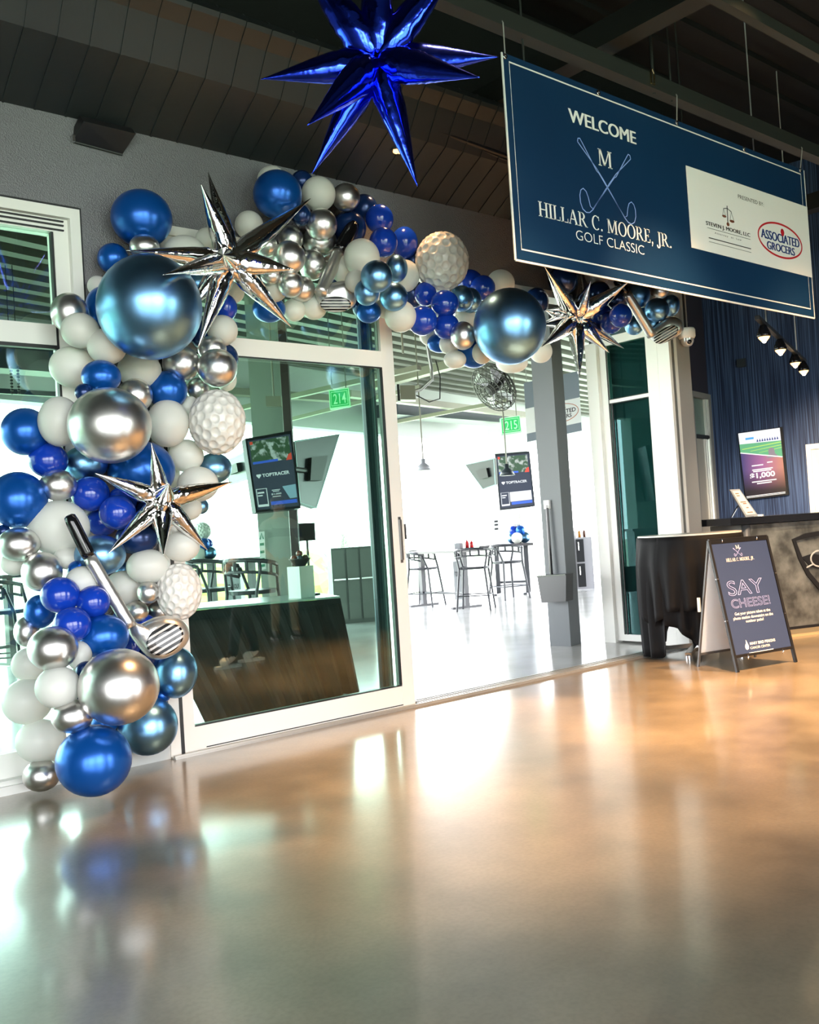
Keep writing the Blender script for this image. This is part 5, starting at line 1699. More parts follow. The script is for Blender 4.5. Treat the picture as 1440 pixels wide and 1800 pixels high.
# radiant heater at the near end of the long beam
p = atd(717, 692, 11.5)
ht = thing('radiant_heater', 'pale box heater with a bent pipe at the left end of the long hall beam', 'heater', p)
bm = BM(); obox(bm, p, RV * 0.09, FW * 0.12, EZ * 0.085); obj('burner_box', bm, m_cream, ht)
bm = BM(); obox(bm, p - RV * 0.11, RV * 0.015, FW * 0.11, EZ * 0.10); obj('end_plate', bm, m_black, ht)
bm = BM(); tube(bm, [p + RV * 0.05 + EZ * 0.02, p + RV * 0.16 + EZ * 0.05, p + RV * 0.3 + EZ * 0.17, p + RV * 0.3 + EZ * 0.3, (p + RV * 0.2).to_2d().to_3d() + EZ * ZI], 0.022, 10); obj('flue', bm, mat('galvanised', (0.5, 0.5, 0.48), 0.3, 0.8), ht)
bm = BM(); tube(bm, [p + RV * 0.1 - EZ * 0.02, p + RV * 0.25 - EZ * 0.10, p + RV * 0.38 - EZ * 0.06, p + RV * 0.4 + EZ * 0.2, p + RV * 0.36 + EZ * 0.4], 0.008, 6); obj('cable', bm, m_black, ht)
# two hanger rods
for px, py, dep, lb in ((708, 612, 9.0, 'thin rod hanging from the hall deck just right of the sliding door stile'),):
    p = atd(px, py, dep)
    bm = BM(); tube(bm, [p - EZ * 0.05, (p.x, p.y, ZI)], 0.01, 6); o = obj('hanger_rod', bm, m_cream); recenter(o, p); tag(o, lb, 'rod')
p = atd(482, 706, 9.5)
jb = thing('junction_box', 'pale junction box hanging on a thin rod behind the sliding door', 'box', p)
bm = BM(); obox(bm, p, RV * 0.075, FW * 0.05, EZ * 0.05); obj('box_body', bm, m_cream, jb)
bm = BM(); tube(bm, [p + EZ * 0.04, (p.x, p.y, ZI)], 0.01, 6); obj('rod', bm, m_cream, jb)

# ------------------------------------------------------------------ tilted drum fan
fc = atd(868, 681, 11.0)
fan = thing('drum_fan', 'caged industrial fan hanging tilted under the hall ceiling behind the teal balloon', 'fan', fc)
mj = (RV * 0.66 - UV * 0.75).normalized(); pj = (RV * 0.75 + UV * 0.66).normalized()
fn = (-pj * 0.85 - FW * 0.53).normalized(); mn = fn.cross(mj).normalized()
FRr = 0.29
m_cage = mat('grey fan cage', (0.10, 0.10, 0.09), 0.35, 0.4)
bm = BM()
for rr, zz in ((1.0, 0.0), (0.82, 0.035), (0.62, 0.06), (0.42, 0.075), (0.22, 0.08)):
    for sg in (1, -1):
        tube(bm, [fc + fn * (zz + 0.03) * sg + (mj * cos(i * 0.2094) + mn * sin(i * 0.2094)) * FRr * rr for i in range(31)], 0.006, 5, cap=False)
for i in range(28):
    a = i * 2 * math.pi / 28
    dr = mj * cos(a) + mn * sin(a)
    tube(bm, [fc + fn * 0.11 + dr * FRr * 0.15, fc + fn * 0.09 + dr * FRr * 0.62, fc + fn * 0.03 + dr * FRr, fc - fn * 0.03 + dr * FRr, fc - fn * 0.09 + dr * FRr * 0.62, fc - fn * 0.11 + dr * FRr * 0.15], 0.004, 4, cap=False)
obj('cage', bm, m_cage, fan)
for k in range(4):
    a = k * math.pi / 2 + 0.4
    dr = mj * cos(a) + mn * sin(a); tg = fn.cross(dr)
    bm = BM(); prism(bm, [fc + dr * 0.05 + tg * 0.03, fc + dr * 0.25 + tg * 0.09 + fn * 0.02, fc + dr * 0.26 - tg * 0.05 - fn * 0.02, fc + dr * 0.05 - tg * 0.03], fn * 0.006); obj('blade', bm, m_metal, fan)
bm = BM(); lathe(bm, [(0, 0.09), (0.06, 0.08), (0.07, -0.05), (0.05, -0.16), (0, -0.17)], fc, 16, fn); obj('motor', bm, mat('dark grey motor', (0.08, 0.08, 0.08), 0.4), fan, smooth=True)
bm = BM(); tube(bm, [fc + mj * FRr * 1.02, fc + mj * FRr * 1.05 + EZ * 0.25, fc + EZ * 0.5, fc - mj * FRr * 1.05 + EZ * 0.15, fc - mj * FRr * 1.02], 0.012, 8); tube(bm, [fc + EZ * 0.48, (fc.x, fc.y, ZI)], 0.02, 8); obj('yoke', bm, m_dark, fan)

# ------------------------------------------------------------------ green bay number signs
def bay_sign(px, dep, txt, label):
    pts = [atd(x, y, dep) for x, y in px]
    s = thing('bay_number_sign', label, 'sign', (pts[0] + pts[2]) / 2, 0, 'green bay number signs')
    qq = Quad(*pts)
    bm = BM(); prism(bm, pts, -qq.n * 0.12); obj('housing', bm, mat('green lit sign face', (0.01, 0.1, 0.03), 0.4, emit=(0.02, 0.62, 0.14), estr=0.45), s)
    bm = BM(); ribbon(bm, qq, [(0.02, 0.03), (0.98, 0.03), (0.98, 0.97), (0.02, 0.97)], 0.016, 0.001, closed=True); ribbon(bm, qq, [(0.1, 0.14), (0.9, 0.14), (0.9, 0.86), (0.1, 0.86)], 0.008, 0.001, closed=True)
    text_on(bm, qq, txt, 0.2, 0.24, 0.82, 0.78, 0.002, bold=0.01); obj('lettering', bm, mat('pale green lit', (0.3, 0.6, 0.35), 0.4, emit=(0.45, 0.95, 0.5), estr=0.42), s)
    bm = BM()
    for u in (0.15, 0.85):
        p = qq.P(u, -0.02) - qq.n * 0.06
        tube(bm, [p, (p.x, p.y, ZI)], 0.006, 6)
    obj('hanger', bm, m_cream, s)
bay_sign([(578, 686), (613, 681), (616, 714), (580, 719)], 11.0, '214', 'lit green sign reading 214 behind the sliding door')
bay_sign([(880, 735), (914, 730), (917, 759), (882, 764)], 12.5, '215', 'lit green sign reading 215 in the open doorway')

# ------------------------------------------------------------------ bay screens
def screen(name, px, deps, label, content, arm, thick=0.07, group='hanging bay screens'):
    pts = [atd(x, y, d_) for (x, y), d_ in zip(px, deps)] if deps else [Vector(p) for p in px]
    if deps: pts[2] = atp(px[2][0], px[2][1], pts[0], (pts[1] - pts[0]).cross(pts[3] - pts[0]))      # keep the panel flat
    qq = Quad(*pts)
    s = thing(name, label, 'screen', (pts[2] + pts[3]) / 2, 0, group)
    bm = BM(); prism(bm, pts, -qq.n * thick); obj('casing', bm, mat('dark screen casing', (0.02, 0.024, 0.03), 0.35), s)
    content(qq, s)
    p = qq.P(0.5, 0.5) - qq.n * thick * 0.5
    e = atd(arm[0], 850, arm[1]) if len(arm) == 2 else Vector(arm); e.z = p.z
    bm = BM(); tube(bm, [p, e], 0.03, 8); obj('wall_arm', bm, m_dark, s)
    return s
m_game = mat('lit game picture', (0.03, 0.05, 0.04), 0.3, emit=(0.3, 0.36, 0.3), estr=0.3)
_t = m_game.node_tree; _c = _t.nodes.new('ShaderNodeTexCoord'); _n = _t.nodes.new('ShaderNodeTexNoise'); _n.inputs['Scale'].default_value = 14; _n.inputs['Detail'].default_value = 5
_rr = _t.nodes.new('ShaderNodeValToRGB'); _rr.color_ramp.elements[0].position = 0.5; _rr.color_ramp.elements[0].color = (0.06, 0.12, 0.06, 1); _rr.color_ramp.elements[1].position = 0.62; _rr.color_ramp.elements[1].color = (0.75, 0.8, 0.78, 1)
_t.links.new(_c.outputs['Object'], _n.inputs['Vector']); _t.links.new(_n.outputs['Fac'], _rr.inputs[0]); _t.links.new(_rr.outputs[0], _t.nodes['Principled BSDF'].inputs['Emission Color'])
def tracer(big):
    def f(qq, s):
        bm = BM(); patch(bm, qq, 0.04, 0.04, 0.96, 0.97, 0.001); obj('display', bm, mat('lit screen dark', (0.01, 0.012, 0.02), 0.3, emit=(0.05, 0.06, 0.09), estr=0.45), s)
        bm = BM(); patch(bm, qq, 0.07, 0.06, 0.92, 0.36, 0.003); obj('game_picture', bm, m_game, s)
        bm = BM(); patch(bm, qq, 0.08, 0.335, 0.62, 0.365, 0.005); patch(bm, qq, 0.35, 0.88, 0.93, 0.925, 0.003); obj('blue_bar', bm, mat('lit blue', (0.02, 0.05, 0.3), 0.4, emit=(0.05, 0.12, 0.6), estr=0.45), s)
        bm = BM(); poly_on(bm, qq, [(0.8, 0.37), (0.86, 0.30), (0.93, 0.28), (0.93, 0.37)], 0.005); patch(bm, qq, 0.07, 0.06, 0.13, 0.1, 0.005); obj('red_mark', bm, mat('lit red', (0.3, 0.02, 0.02), 0.4, emit=(0.7, 0.08, 0.05), estr=0.45), s)
        bm = BM()
        text_on(bm, qq, 'TOPTRACER', 0.24, 0.505, 0.84, 0.55, 0.004, bold=0.03)
        poly_on(bm, qq, [(0.12, 0.505), (0.21, 0.505), (0.215, 0.525), (0.165, 0.56), (0.115, 0.525)], 0.004)
        ribbon(bm, qq, [(0.07, 0.70), (0.29, 0.70), (0.29, 0.93), (0.07, 0.93)], 0.010, 0.004, closed=True)
        patch(bm, qq, 0.09, 0.74, 0.23, 0.76, 0.004); patch(bm, qq, 0.09, 0.78, 0.19, 0.795, 0.004); patch(bm, qq, 0.07, 0.905, 0.29, 0.935, 0.004)
        if big:
            text_on(bm, qq, '$1,000', 0.38, 0.775, 0.60, 0.80, 0.004, bold=0.02)
            for v, u0, u1 in ((0.73, 0.4, 0.58), (0.748, 0.42, 0.56), (0.815, 0.4, 0.58)): patch(bm, qq, u0, v, u1, v + 0.008, 0.004)
        else:
            patch(bm, qq, 0.32, 0.70, 0.93, 0.87, 0.004)
        obj('lettering', bm, mat('lit white', (0.6, 0.6, 0.6), 0.4, emit=(0.85, 0.88, 0.9), estr=0.45), s)
        if big:
            bm = BM(); poly_on(bm, qq, [(0.64, 0.70), (0.94, 0.69), (0.94, 0.86), (0.78, 0.865)], 0.004); obj('corner_picture', bm, mat('lit picture', (0.1, 0.2, 0.3), 0.4, emit=(0.3, 0.45, 0.55), estr=0.36), s)
    return f
def backside(qq, s):
    bm = BM(); patch(bm, qq, 0.3, 0.3, 0.75, 0.65, 0.001, thick=0.05); obj('back_box', bm, m_dark, s)
    bm = BM(); ribbon(bm, qq, [(0.0, 0.0), (1, 0.0), (1, 1.0), (0, 1.0)], 0.02, 0.001, closed=True); obj('edge_trim', bm, mat('pale teal trim', (0.2, 0.4, 0.38), 0.4), s)
screen('bay_screen', [(431, 771), (512, 757), (529, 893), (450, 901)], [9.6, 10.0, 9.85, 9.45], 'portrait bay screen reading TOPTRACER behind the sliding door', tracer(True), (482, 10.5))
screen('bay_screen', [(870, 798), (931, 793), (941, 890), (879, 897)], [17.7, 17.7, 17.7, 17.7], 'portrait bay screen reading TOPTRACER in the open doorway', tracer(False), (905, 18.7))
screen('bay_screen', [(518, 776), (597, 763), (556, 893), (528, 884)], [10.6, 11.6, 11.4, 10.5], 'dark tilted bay screen seen from behind, right of the 214 bay screen', backside, (514, 10.3))
screen('bay_screen', [(818, 817), (868, 806), (871, 852), (849, 860)], [16.6, 16.1, 15.9, 16.4], 'washed out tilted bay screen seen from behind, left of the 215 bay screen', backside, (885, 18.7))
screen('bay_screen', [(392, 812), (432, 795), (438, 840), (405, 852)], [10.5, 9.7, 9.6, 10.4], 'teal edged bay screen peeking out left of the 214 bay screen', backside, (455, 10.5))

# a screen, pillar and post left of the frame: they show as reflections in the return pane
sx, sy = Vector((0.62, -0.78, 0)), Vector((0.78, 0.62, 0))
o3 = Vector((1.25, 4.95, 0))
screen('bay_screen', [o3 - sx * 0.32 + EZ * 2.45, o3 + sx * 0.32 + EZ * 2.45, o3 + sx * 0.30 + EZ * 1.5 - sy * 0.1, o3 - sx * 0.34 + EZ * 1.5 - sy * 0.1], None, 'bay screen that shows only mirrored in the teal return pane', tracer(True), tuple(o3 - Vector((0.3, -0.3, 0))))
bm = BM(); rbox(bm, o3 + Vector((-0.35, 0.4, ZI / 2)), (0.45, 0.3, ZI), 0.3); o = obj('bay_pillar', bm, mat('grey green pillar', (0.30, 0.34, 0.30), 0.5)); recenter(o, o3); tag(o, 'grey green pillar that shows only mirrored in the teal return pane', 'pillar')
bm = BM(); rbox(bm, o3 + Vector((0.75, -0.55, 0.5)), (0.7, 0.4, 1.0), 0.6); rbox(bm, o3 + Vector((0.75, -0.55, 1.02)), (0.8, 0.5, 0.04), 0.6); o = obj('service_counter', bm, mat('grey cabinet', (0.35, 0.34, 0.36), 0.4)); recenter(o, o3); tag(o, 'grey service counter mirrored low in the teal return pane', 'counter')
# pillars that carry them
def pillar(x0, x1, ypx, dep, m, label, dz=0.3, top=None):
    a, b = atd(x0, ypx, dep), atd(x1, ypx, dep)
    bm = BM(); n = Vector((FW.x, FW.y, 0)).normalized()
    a.z = b.z = 0
    prism(bm, [a, b, b + n * dz, a + n * dz], EZ * (top or ZI)); o = obj('bay_pillar', bm, m); recenter(o, a); tag(o, label, 'pillar'); return o
pillar(452, 507, 900, 10.4, mat('grey green pillar', (0.30, 0.34, 0.30), 0.5), 'wide grey green pillar carrying the 214 bay screen')
pillar(508, 522, 900, 10.2, mat('dark brown post', (0.05, 0.03, 0.03), 0.5), 'narrow dark brown post beside the grey green pillar', 0.1)
pillar(866, 934, 900, 18.6, mat('white pillar', (0.85, 0.85, 0.85), 0.5), 'white pillar carrying the 215 bay screen', 0.3, 3.1)
pq = [atd(x, y, 18.5) for x, y in ((867, 912), (877, 911), (878, 935), (868, 936))]
qq = Quad(*pq)
ws = thing('notice_plate', 'small white notice plate on the white pillar left of the golf ball centrepiece', 'notice', pq[3])
bm = BM(); prism(bm, pq, qq.n * 0.01); obj('plate', bm, mat('grey plate', (0.55, 0.55, 0.56), 0.5), ws)
bm = BM(); 
for v in (0.15, 0.4, 0.7): patch(bm, qq, 0.2, v, 0.8, v + 0.12, 0.012)
obj('print', bm, m_ink, ws)
pq = [atd(x, y, 10.34) for x, y in ((455, 935), (465, 934), (468, 1000), (458, 1002))]
qq = Quad(*pq)
ws = thing('notice_plate', 'tall white notice on the grey green pillar behind the sliding door', 'notice', pq[3])
bm = BM(); prism(bm, pq, qq.n * 0.01); obj('plate', bm, m_white, ws)
bm = BM(); ribbon(bm, qq, [(0.2, 0.2), (0.5, 0.04), (0.8, 0.2)], 0.012, 0.012)
for v in (0.3, 0.5, 0.7, 0.86): patch(bm, qq, 0.15, v, 0.85, v + 0.07, 0.012)
obj('print', bm, mat('green ink', (0.05, 0.25, 0.15), 0.5), ws)

# sponsor flag hanging behind the column
pts = [atd(921, 673, 15.0), atd(1017, 652, 15.0), atd(1023, 757, 15.0), atd(927, 777, 15.0)]
qq = Quad(*pts)
fl = thing('sponsor_flag', 'grey sponsor flag with a white band hanging behind the grey column', 'banner', pts[0])
bm = BM(); prism(bm, pts, -qq.n * 0.01); obj('cloth', bm, mat('grey flag cloth', (0.22, 0.25, 0.29), 0.6), fl)
bm = BM(); patch(bm, qq, 0, 0.44, 1, 0.86, 0.001); obj('white_band', bm, m_white, fl)
bm = BM(); ribbon(bm, qq, [(0.62 + 0.34 * cos(i * 0.2618), 0.64 + 0.155 * sin(i * 0.2618)) for i in range(24)], 0.010, 0.003, closed=True); poly_on(bm, qq, [(0.67, 0.545), (0.71, 0.53), (0.73, 0.56), (0.70, 0.585)], 0.003); obj('oval_emblem', bm, mat('orange ink', (0.5, 0.15, 0.08), 0.5), fl)
bm = BM(); text_on(bm, qq, 'ASSOCIATED', 0.33, 0.585, 0.91, 0.655, 0.003, bold=0.02); text_on(bm, qq, 'GROCERS', 0.42, 0.67, 0.83, 0.735, 0.003, bold=0.02); obj('lettering', bm, m_ink, fl)
bm = BM(); 
for u in (0.05, 0.95):
    p = qq.P(u, 0); tube(bm, [p, (p.x, p.y, ZI)], 0.005, 5)
obj('cord', bm, m_cord, fl)

# pendant lamps
def pendant(px, py, rpx, dep, m, label, mtop):
    p = atd(px, py, dep); k = dep / FPX; r = rpx * k
    s = thing('pendant_lamp', label, 'lamp', p, 0, 'hall pendant lamps')
    bm = BM(); lathe(bm, [(0.012, r * 1.55), (r * 0.28, r * 1.5), (r * 0.3, r * 1.0), (r * 0.75, r * 0.62), (r, 0.0), (r * 0.96, 0.0), (r * 0.7, r * 0.58), (r * 0.2, r * 0.9)], p, 24); obj('shade', bm, m, s, smooth=True)
    bm = BM(); lathe(bm, [(0, -r * 0.03), (r * 0.9, 0.0), (r * 0.9, r * 0.06), (0, r * 0.06)], p, 24); obj('diffuser', bm, mat('pale diffuser', (0.8, 0.8, 0.75), 0.4), s)
    bm = BM(); tube(bm, [p + EZ * r * 1.5, (p.x, p.y, ZI)], 0.009, 6); obj('stem', bm, mtop, s)
pendant(745, 827, 13.5, 12.0, mat('pale lavender shade', (0.5, 0.5, 0.58), 0.4), 'pale pendant lamp in the doorway right of the sliding door stile', m_cream)
pendant(892, 836, 13.5, 12.4, mat('dark slate shade', (0.04, 0.055, 0.07), 0.4), 'dark dome pendant lamp hanging before the 215 bay screen', m_cream)

# ------------------------------------------------------------------ counter chairs and tables
m_chair = mat('charcoal chair frame', (0.035, 0.037, 0.045), 0.4)
def make_chair(label):
    t = thing('counter_chair', label, 'chair', (0, 0, 0), 0, 'tall chairs in the hall')
    bm = BM()
    seg = 14
    prof = []
    for z, r in ((0.60, 0.235), (0.635, 0.245)):
        prof.append([(r * cos(i * 2 * math.pi / 24) * (1 if abs(cos(i * 2 * math.pi / 24)) < 0.9 else 0.95), r * 0.95 * sin(i * 2 * math.pi / 24), z) for i in range(24)])
    a = [bm.verts.new(p) for p in prof[0]]; b = [bm.verts.new(p) for p in prof[1]]
    bridge(bm, a, b); bm.faces.new(a[::-1]); bm.faces.new(b); obj('seat', bm, m_chair, t, local=True)
    # curved back band with open slots
    bm = BM()
    arc = [(0.27 * sin(R_(a_)), 0.25 * cos(R_(a_)) * -1) for a_ in range(-112, 113, 14)]
    for zt, th in ((0.90, 0.02), (0.80, 0.014)):
        tube(bm, [(x, -y * 1.0, zt - 0.055 * (abs(i - 8) / 8) ** 2) for i, (x, y) in enumerate(arc)], th, 8)
    for i, (x, y) in enumerate(arc):
        if i % 2 == 0: tube(bm, [(x, -y, 0.80 - 0.055 * (abs(i - 8) / 8) ** 2), (x, -y, 0.90 - 0.055 * (abs(i - 8) / 8) ** 2)], 0.018, 6)
    obj('backrest', bm, m_chair, t, local=True)
    for sx in (-1, 1):
        for sy in (-1, 1):
            bm = BM(); tube(bm, [(sx * 0.25, sy * 0.24, 0.0), (sx * 0.19, sy * 0.17, 0.61), (sx * 0.235, sy * 0.12 + 0.02, 0.83)], [0.015, 0.018, 0.015], 8); obj('leg', bm, m_chair, t, local=True)
    bm = BM(); p4 = [(-0.235, -0.225, 0.22), (0.235, -0.225, 0.22), (0.235, 0.225, 0.22), (-0.235, 0.225, 0.22)]
    for i in range(4): tube(bm, [p4[i], p4[(i + 1) % 4]], 0.009, 6)
    obj('footrest', bm, m_chair, t, local=True)
    return t
proto = make_chair('x')
CH = [((749, 1066), 0.4, 1.0, 'charcoal tall chair nearest the sliding door stile in the doorway'),
      ((838, 1072), 2.2, 1.02, 'charcoal tall chair with tilted legs in the middle of the doorway'),
      ((896, 1053), -0.2, 1.0, 'charcoal tall chair in front of the golf ball centrepiece'),
      ((452, 1165), 1.9, 1.16, 'tall chair behind the sliding door beside the black clothed table'),
      ((375, 1150), 0.3, 1.16, 'tall chair behind the sliding door, half hidden by the lower golf ball balloon'),
      ((14, 1195), 0.9, 1.1, 'tall chair behind the left window, at the left edge of the photo')]
for i, ((px, py), rz, sc, lb) in enumerate(CH):
    o = proto if i == 0 else copy_tree(proto)
    o.location = atz(px, py, 0); o.rotation_euler = (0, 0, rz); o.scale = (1, 1, sc); o['label'] = lb
def make_table(label, c, L_, W_, rz, h=0.9):
    t = thing('counter_table', label, 'table', c, rz, 'tall hall tables')
    bm = BM(); box(bm, (-L_ / 2, -W_ / 2, h - 0.04), (L_ / 2, W_ / 2, h)); obj('table_top', bm, mat('dark table top', (0.05, 0.045, 0.05), 0.3), t, local=True)
    for s in (-1, 1):
        bm = BM(); box(bm, (s * (L_ / 2 - 0.22) - 0.04, -0.04, 0.03), (s * (L_ / 2 - 0.22) + 0.04, 0.04, h - 0.04)); box(bm, (s * (L_ / 2 - 0.22) - 0.03, -0.28, 0.0), (s * (L_ / 2 - 0.22) + 0.03, 0.28, 0.03)); obj('leg', bm, m_chair, t, local=True)
    bm = BM(); box(bm, (-L_ / 2 + 0.22, -0.015, 0.2), (L_ / 2 - 0.22, 0.015, 0.235)); obj('stretcher', bm, m_chair, t, local=True)
    return t
TBK = Vector((FW.x, FW.y, 0)).normalized()
ta, tb = atz(729, 1070, 0), atz(785, 1073, 0)
t1 = make_table('dark tall table between the chairs nearest the sliding door stile', (ta + tb) / 2 + (tb - ta) * 0.5 + TBK * 0.75, 1.6, 0.6, math.atan2((tb - ta).y, (tb - ta).x))
ta2, tb2 = atz(884, 1049, 0), atz(938, 1047, 0)
t2 = make_table('dark tall table carrying the golf ball balloon centrepiece', (ta2 + tb2) / 2 + TBK * 0.6, (tb2 - ta2).length + 0.44, 0.7, math.atan2((tb2 - ta2).y, (tb2 - ta2).x))
t3c = atz(395, 1138, 0) + TBK * 0.75
t3 = make_table('dark tall table behind the sliding door carrying the balloon centrepiece', t3c, 1.2, 0.65, 0.35, 1.03)
t4 = make_table('tall table behind the left window at the left edge', atz(-40, 1180, 0), 1.3, 0.65, 0.3, 1.03)

def centrepiece(c, k, label):
    """small stack: ring of chrome balloons, two royal ones, a golf ball on top"""
    r = 0.085 * k
    t = thing('balloon_centrepiece', label, 'balloons', c, 0, 'balloon table centrepieces')
    def b(me, p, s):
        o = bpy.data.objects.new('balloon', me); COL.objects.link(o); o.parent = t
        o.location = Vector(p) - c; o.scale = (s, s, s); o.rotation_euler = (2.6, 0.3, random.random() * 6)
        return o
    for i in range(4):
        a = 0.5 + i * math.pi / 2
        b(BALL_ME['T' if i % 2 else 'W'], c + Vector((cos(a), sin(a), 0)) * r * 1.15 + EZ * r, r)
    for i in range(3):
        a = 0.2 + i * 2.094
        b(BALL_ME['R' if i < 2 else 'B'], c + Vector((cos(a), sin(a), 0)) * r * 0.85 + EZ * r * 2.35, r * 0.85)
    o = bpy.data.objects.new('golf_ball', GOLF); COL.objects.link(o); o.parent = t
    o.location = EZ * r * 4.3; o.scale = (r * 1.35,) * 3; o.rotation_euler = (1.57, 0, YAW + 1.57)
    bm = BM(); lathe(bm, [(0, 0), (r * 0.5, 0), (r * 0.4, 0.02), (0, 0.02)], c + EZ * 0.001, 12); obj('weight', bm, m_black, t)
    return t
p = atd(912, 951, depth_of((ta2 + tb2) / 2) + 0.6); p.z = 0.9
centrepiece(p, 1.15, 'golf ball and blue balloon centrepiece on the tall table in the doorway')
p = atd(358, 985, depth_of(t3c)); p.z = 1.03
centrepiece(p, 1.0, 'golf ball and blue balloon centrepiece behind the sliding door')
p = (ta + tb) / 2 + (tb - ta) * 1.05 + TBK * 0.7; p.z = 0.9
cd_ = thing('condiment_caddy', 'dark condiment caddy on the tall table in the doorway', 'caddy', p)
bm = BM(); rbox(bm, p + EZ * 0.05, (0.1, 0.1, 0.1), 0.3); obj('caddy_box', bm, mat('grey caddy', (0.12, 0.13, 0.15), 0.4), cd_)
bm = BM(); rbox(bm, p + EZ * 0.15 , (0.02, 0.1, 0.1), 0.3); obj('menu_card', bm, m_white, cd_)
def bottle(p, m, label, h=0.17, r=0.03, mc=None):
    t = thing('condiment_bottle', label, 'bottle', p, 0, 'condiment bottles in the hall')
    bm = BM(); lathe(bm, [(0, 0), (r, 0), (r, h * 0.65), (r * 0.45, h * 0.8), (0, h * 0.8)], p, 14); obj('bottle_body', bm, m, t, smooth=True)
    bm = BM(); lathe(bm, [(r * 0.4, h * 0.8), (r * 0.15, h), (0, h)], p, 12); obj('cap', bm, mc or m, t)
bottle(p + RV * 0.13, mat('ketchup red', (0.5, 0.01, 0.015), 0.3), 'red squeeze bottle beside the caddy in the doorway')
bottle(p + RV * 0.20, mat('ketchup red', (0.5, 0.01, 0.015), 0.3), 'second red squeeze bottle, right of the one beside the caddy', 0.16)

# low cabinet right of the column with condiment bottles on it
ca = atz(1015, 1036, 0); cb_ = atz(1046, 1034, 0)
kx = (cb_ - ca).normalized(); ky = Vector((-kx.y, kx.x, 0))
CW = (cb_ - ca).length
cab = thing('service_cabinet', 'low grey cabinet with black doors right of the grey column', 'cabinet', ca)
bm = BM(); prism(bm, [ca, cb_, cb_ + ky * 0.45, ca + ky * 0.45], EZ * 0.93); obj('body', bm, mat('grey cabinet', (0.35, 0.34, 0.36), 0.4), cab)
for z0, z1 in ((0.04, 0.46), (0.49, 0.9)):
    bm = BM(); prism(bm, [ca + kx * 0.03 - ky * 0.02 + EZ * z0, ca + kx * CW * 0.52 - ky * 0.02 + EZ * z0, ca + kx * CW * 0.52 - ky * 0.02 + EZ * z1, ca + kx * 0.03 - ky * 0.02 + EZ * z1], ky * 0.018); dr_ = obj('door', bm, m_black, cab)
    bm = BM(); bar(bm, ca + kx * 0.07 - ky * 0.03 + EZ * (z1 - 0.2), ca + kx * 0.07 - ky * 0.03 + EZ * (z1 - 0.05), 0.012, 0.012); obj('handle', bm, m_metal, dr_)
for i, (nm, col) in enumerate((('clear bottle', (0.5, 0.5, 0.5)), ('amber bottle', (0.5, 0.2, 0.03)), ('brown bottle', (0.12, 0.05, 0.03)))):
    bottle(ca + kx * (0.05 + 0.09 * i) + ky * 0.2 + EZ * 0.93, mat(nm, col, 0.2), nm + ' on the low cabinet right of the grey column', 0.15, 0.028)

# ball dispensers with lettering
def dispenser(px, py, wpx, hpx, dep, txt, label):
    p = atd(px, py, dep); k = dep / FPX
    n = Vector((FW.x, FW.y, 0)).normalized(); s = Vector((n.y, -n.x, 0))
    w_, h_ = wpx * k, hpx * k
    t = thing('ball_dispenser', label, 'dispenser', Vector((p.x, p.y, 0)), 0, 'grey ball dispensers')
    z1 = p.z + h_ / 2
    bm = BM(); prism(bm, [Vector((p.x, p.y, 0)) - s * w_ / 2, Vector((p.x, p.y, 0)) + s * w_ / 2, Vector((p.x, p.y, 0)) + s * w_ / 2 + n * 0.3, Vector((p.x, p.y, 0)) - s * w_ / 2 + n * 0.3], EZ * z1); obj('body', bm, mat('grey dispenser', (0.25, 0.26, 0.27), 0.4), t)
    q3 = Quad(Vector((p.x, p.y, z1)) - s * w_ / 2, Vector((p.x, p.y, z1)) + s * w_ / 2, Vector((p.x, p.y, 0)) + s * w_ / 2, Vector((p.x, p.y, 0)) - s * w_ / 2)
    bm = BM(); v = h_ / z1
    text_on(bm, q3, txt, 0.12, v * 0.42, 0.9, v * 0.62, 0.002, bold=0.02); obj('lettering', bm, m_ink, t)
    bm = BM(); lathe(bm, [(w_ * 0.42, 0), (w_ * 0.40, 0.06), (w_ * 0.25, 0.13), (0, 0.15)], Vector((p.x, p.y, z1)) + n * 0.15, 16); obj('dome', bm, mat('pale dome', (0.6, 0.6, 0.6), 0.3), t, smooth=True)
dispenser(807, 1008, 19, 43, 16.8, 'TOPGOLF', 'grey ball dispenser with a dome between the chairs in the doorway')
dispenser(409, 1030, 28, 40, 13.0, 'TOPGOLF', 'grey ball dispenser with a dome behind the sliding door under the table')

# black clothed table close behind the sliding door
A0, A1 = atz(343, 1073, 0.75), atz(598, 1051, 0.75)
sd = (A1 - A0).normalized(); sn = Vector((-sd.y, sd.x, 0))
g0, g1 = Vector((A0.x - 0.35, 0.26, 0)), atz(631, 1216, 0) + Vector((0, 0.0, 0))
g1.y = max(g1.y, 0.2)
bt = thing('draped_table', 'table under a black floor-length cloth right behind the sliding door', 'table', (A0 + A1) / 2 - EZ * 0.75)
bm = BM(); prism(bm, [A0 - sd * 0.3, A1, A1 + sn * 0.7, A0 - sd * 0.3 + sn * 0.7], EZ * 0.014); obj('table_top', bm, mat('pale green grey top', (0.32, 0.4, 0.36), 0.25), bt)
bm = BM()
n = 60
top, bot = [], []
T0 = A0 - sd * 0.3
for i in range(n + 1):
    f = i / n
    wv_ = 0.022 * sin(f * 44) + 0.012 * sin(f * 93)
    top.append(T0 + (A1 - T0) * f - EZ * 0.001); bot.append(g0 + (g1 - g0) * f + sn * wv_ * 2 + EZ * 0.004)
vt = [bm.verts.new(p) for p in top]; rows = [vt]
for j in range(1, 7):
    rows.append([bm.verts.new(top[i] + (bot[i] - top[i]) * (j / 6) - sn * (0.0 if j < 1 else 0.02 * sin(i * 0.9) * j / 6)) for i in range(n + 1)])
for j in range(6):
    for i in range(n): bm.faces.new((rows[j][i], rows[j][i + 1], rows[j + 1][i + 1], rows[j + 1][i]))
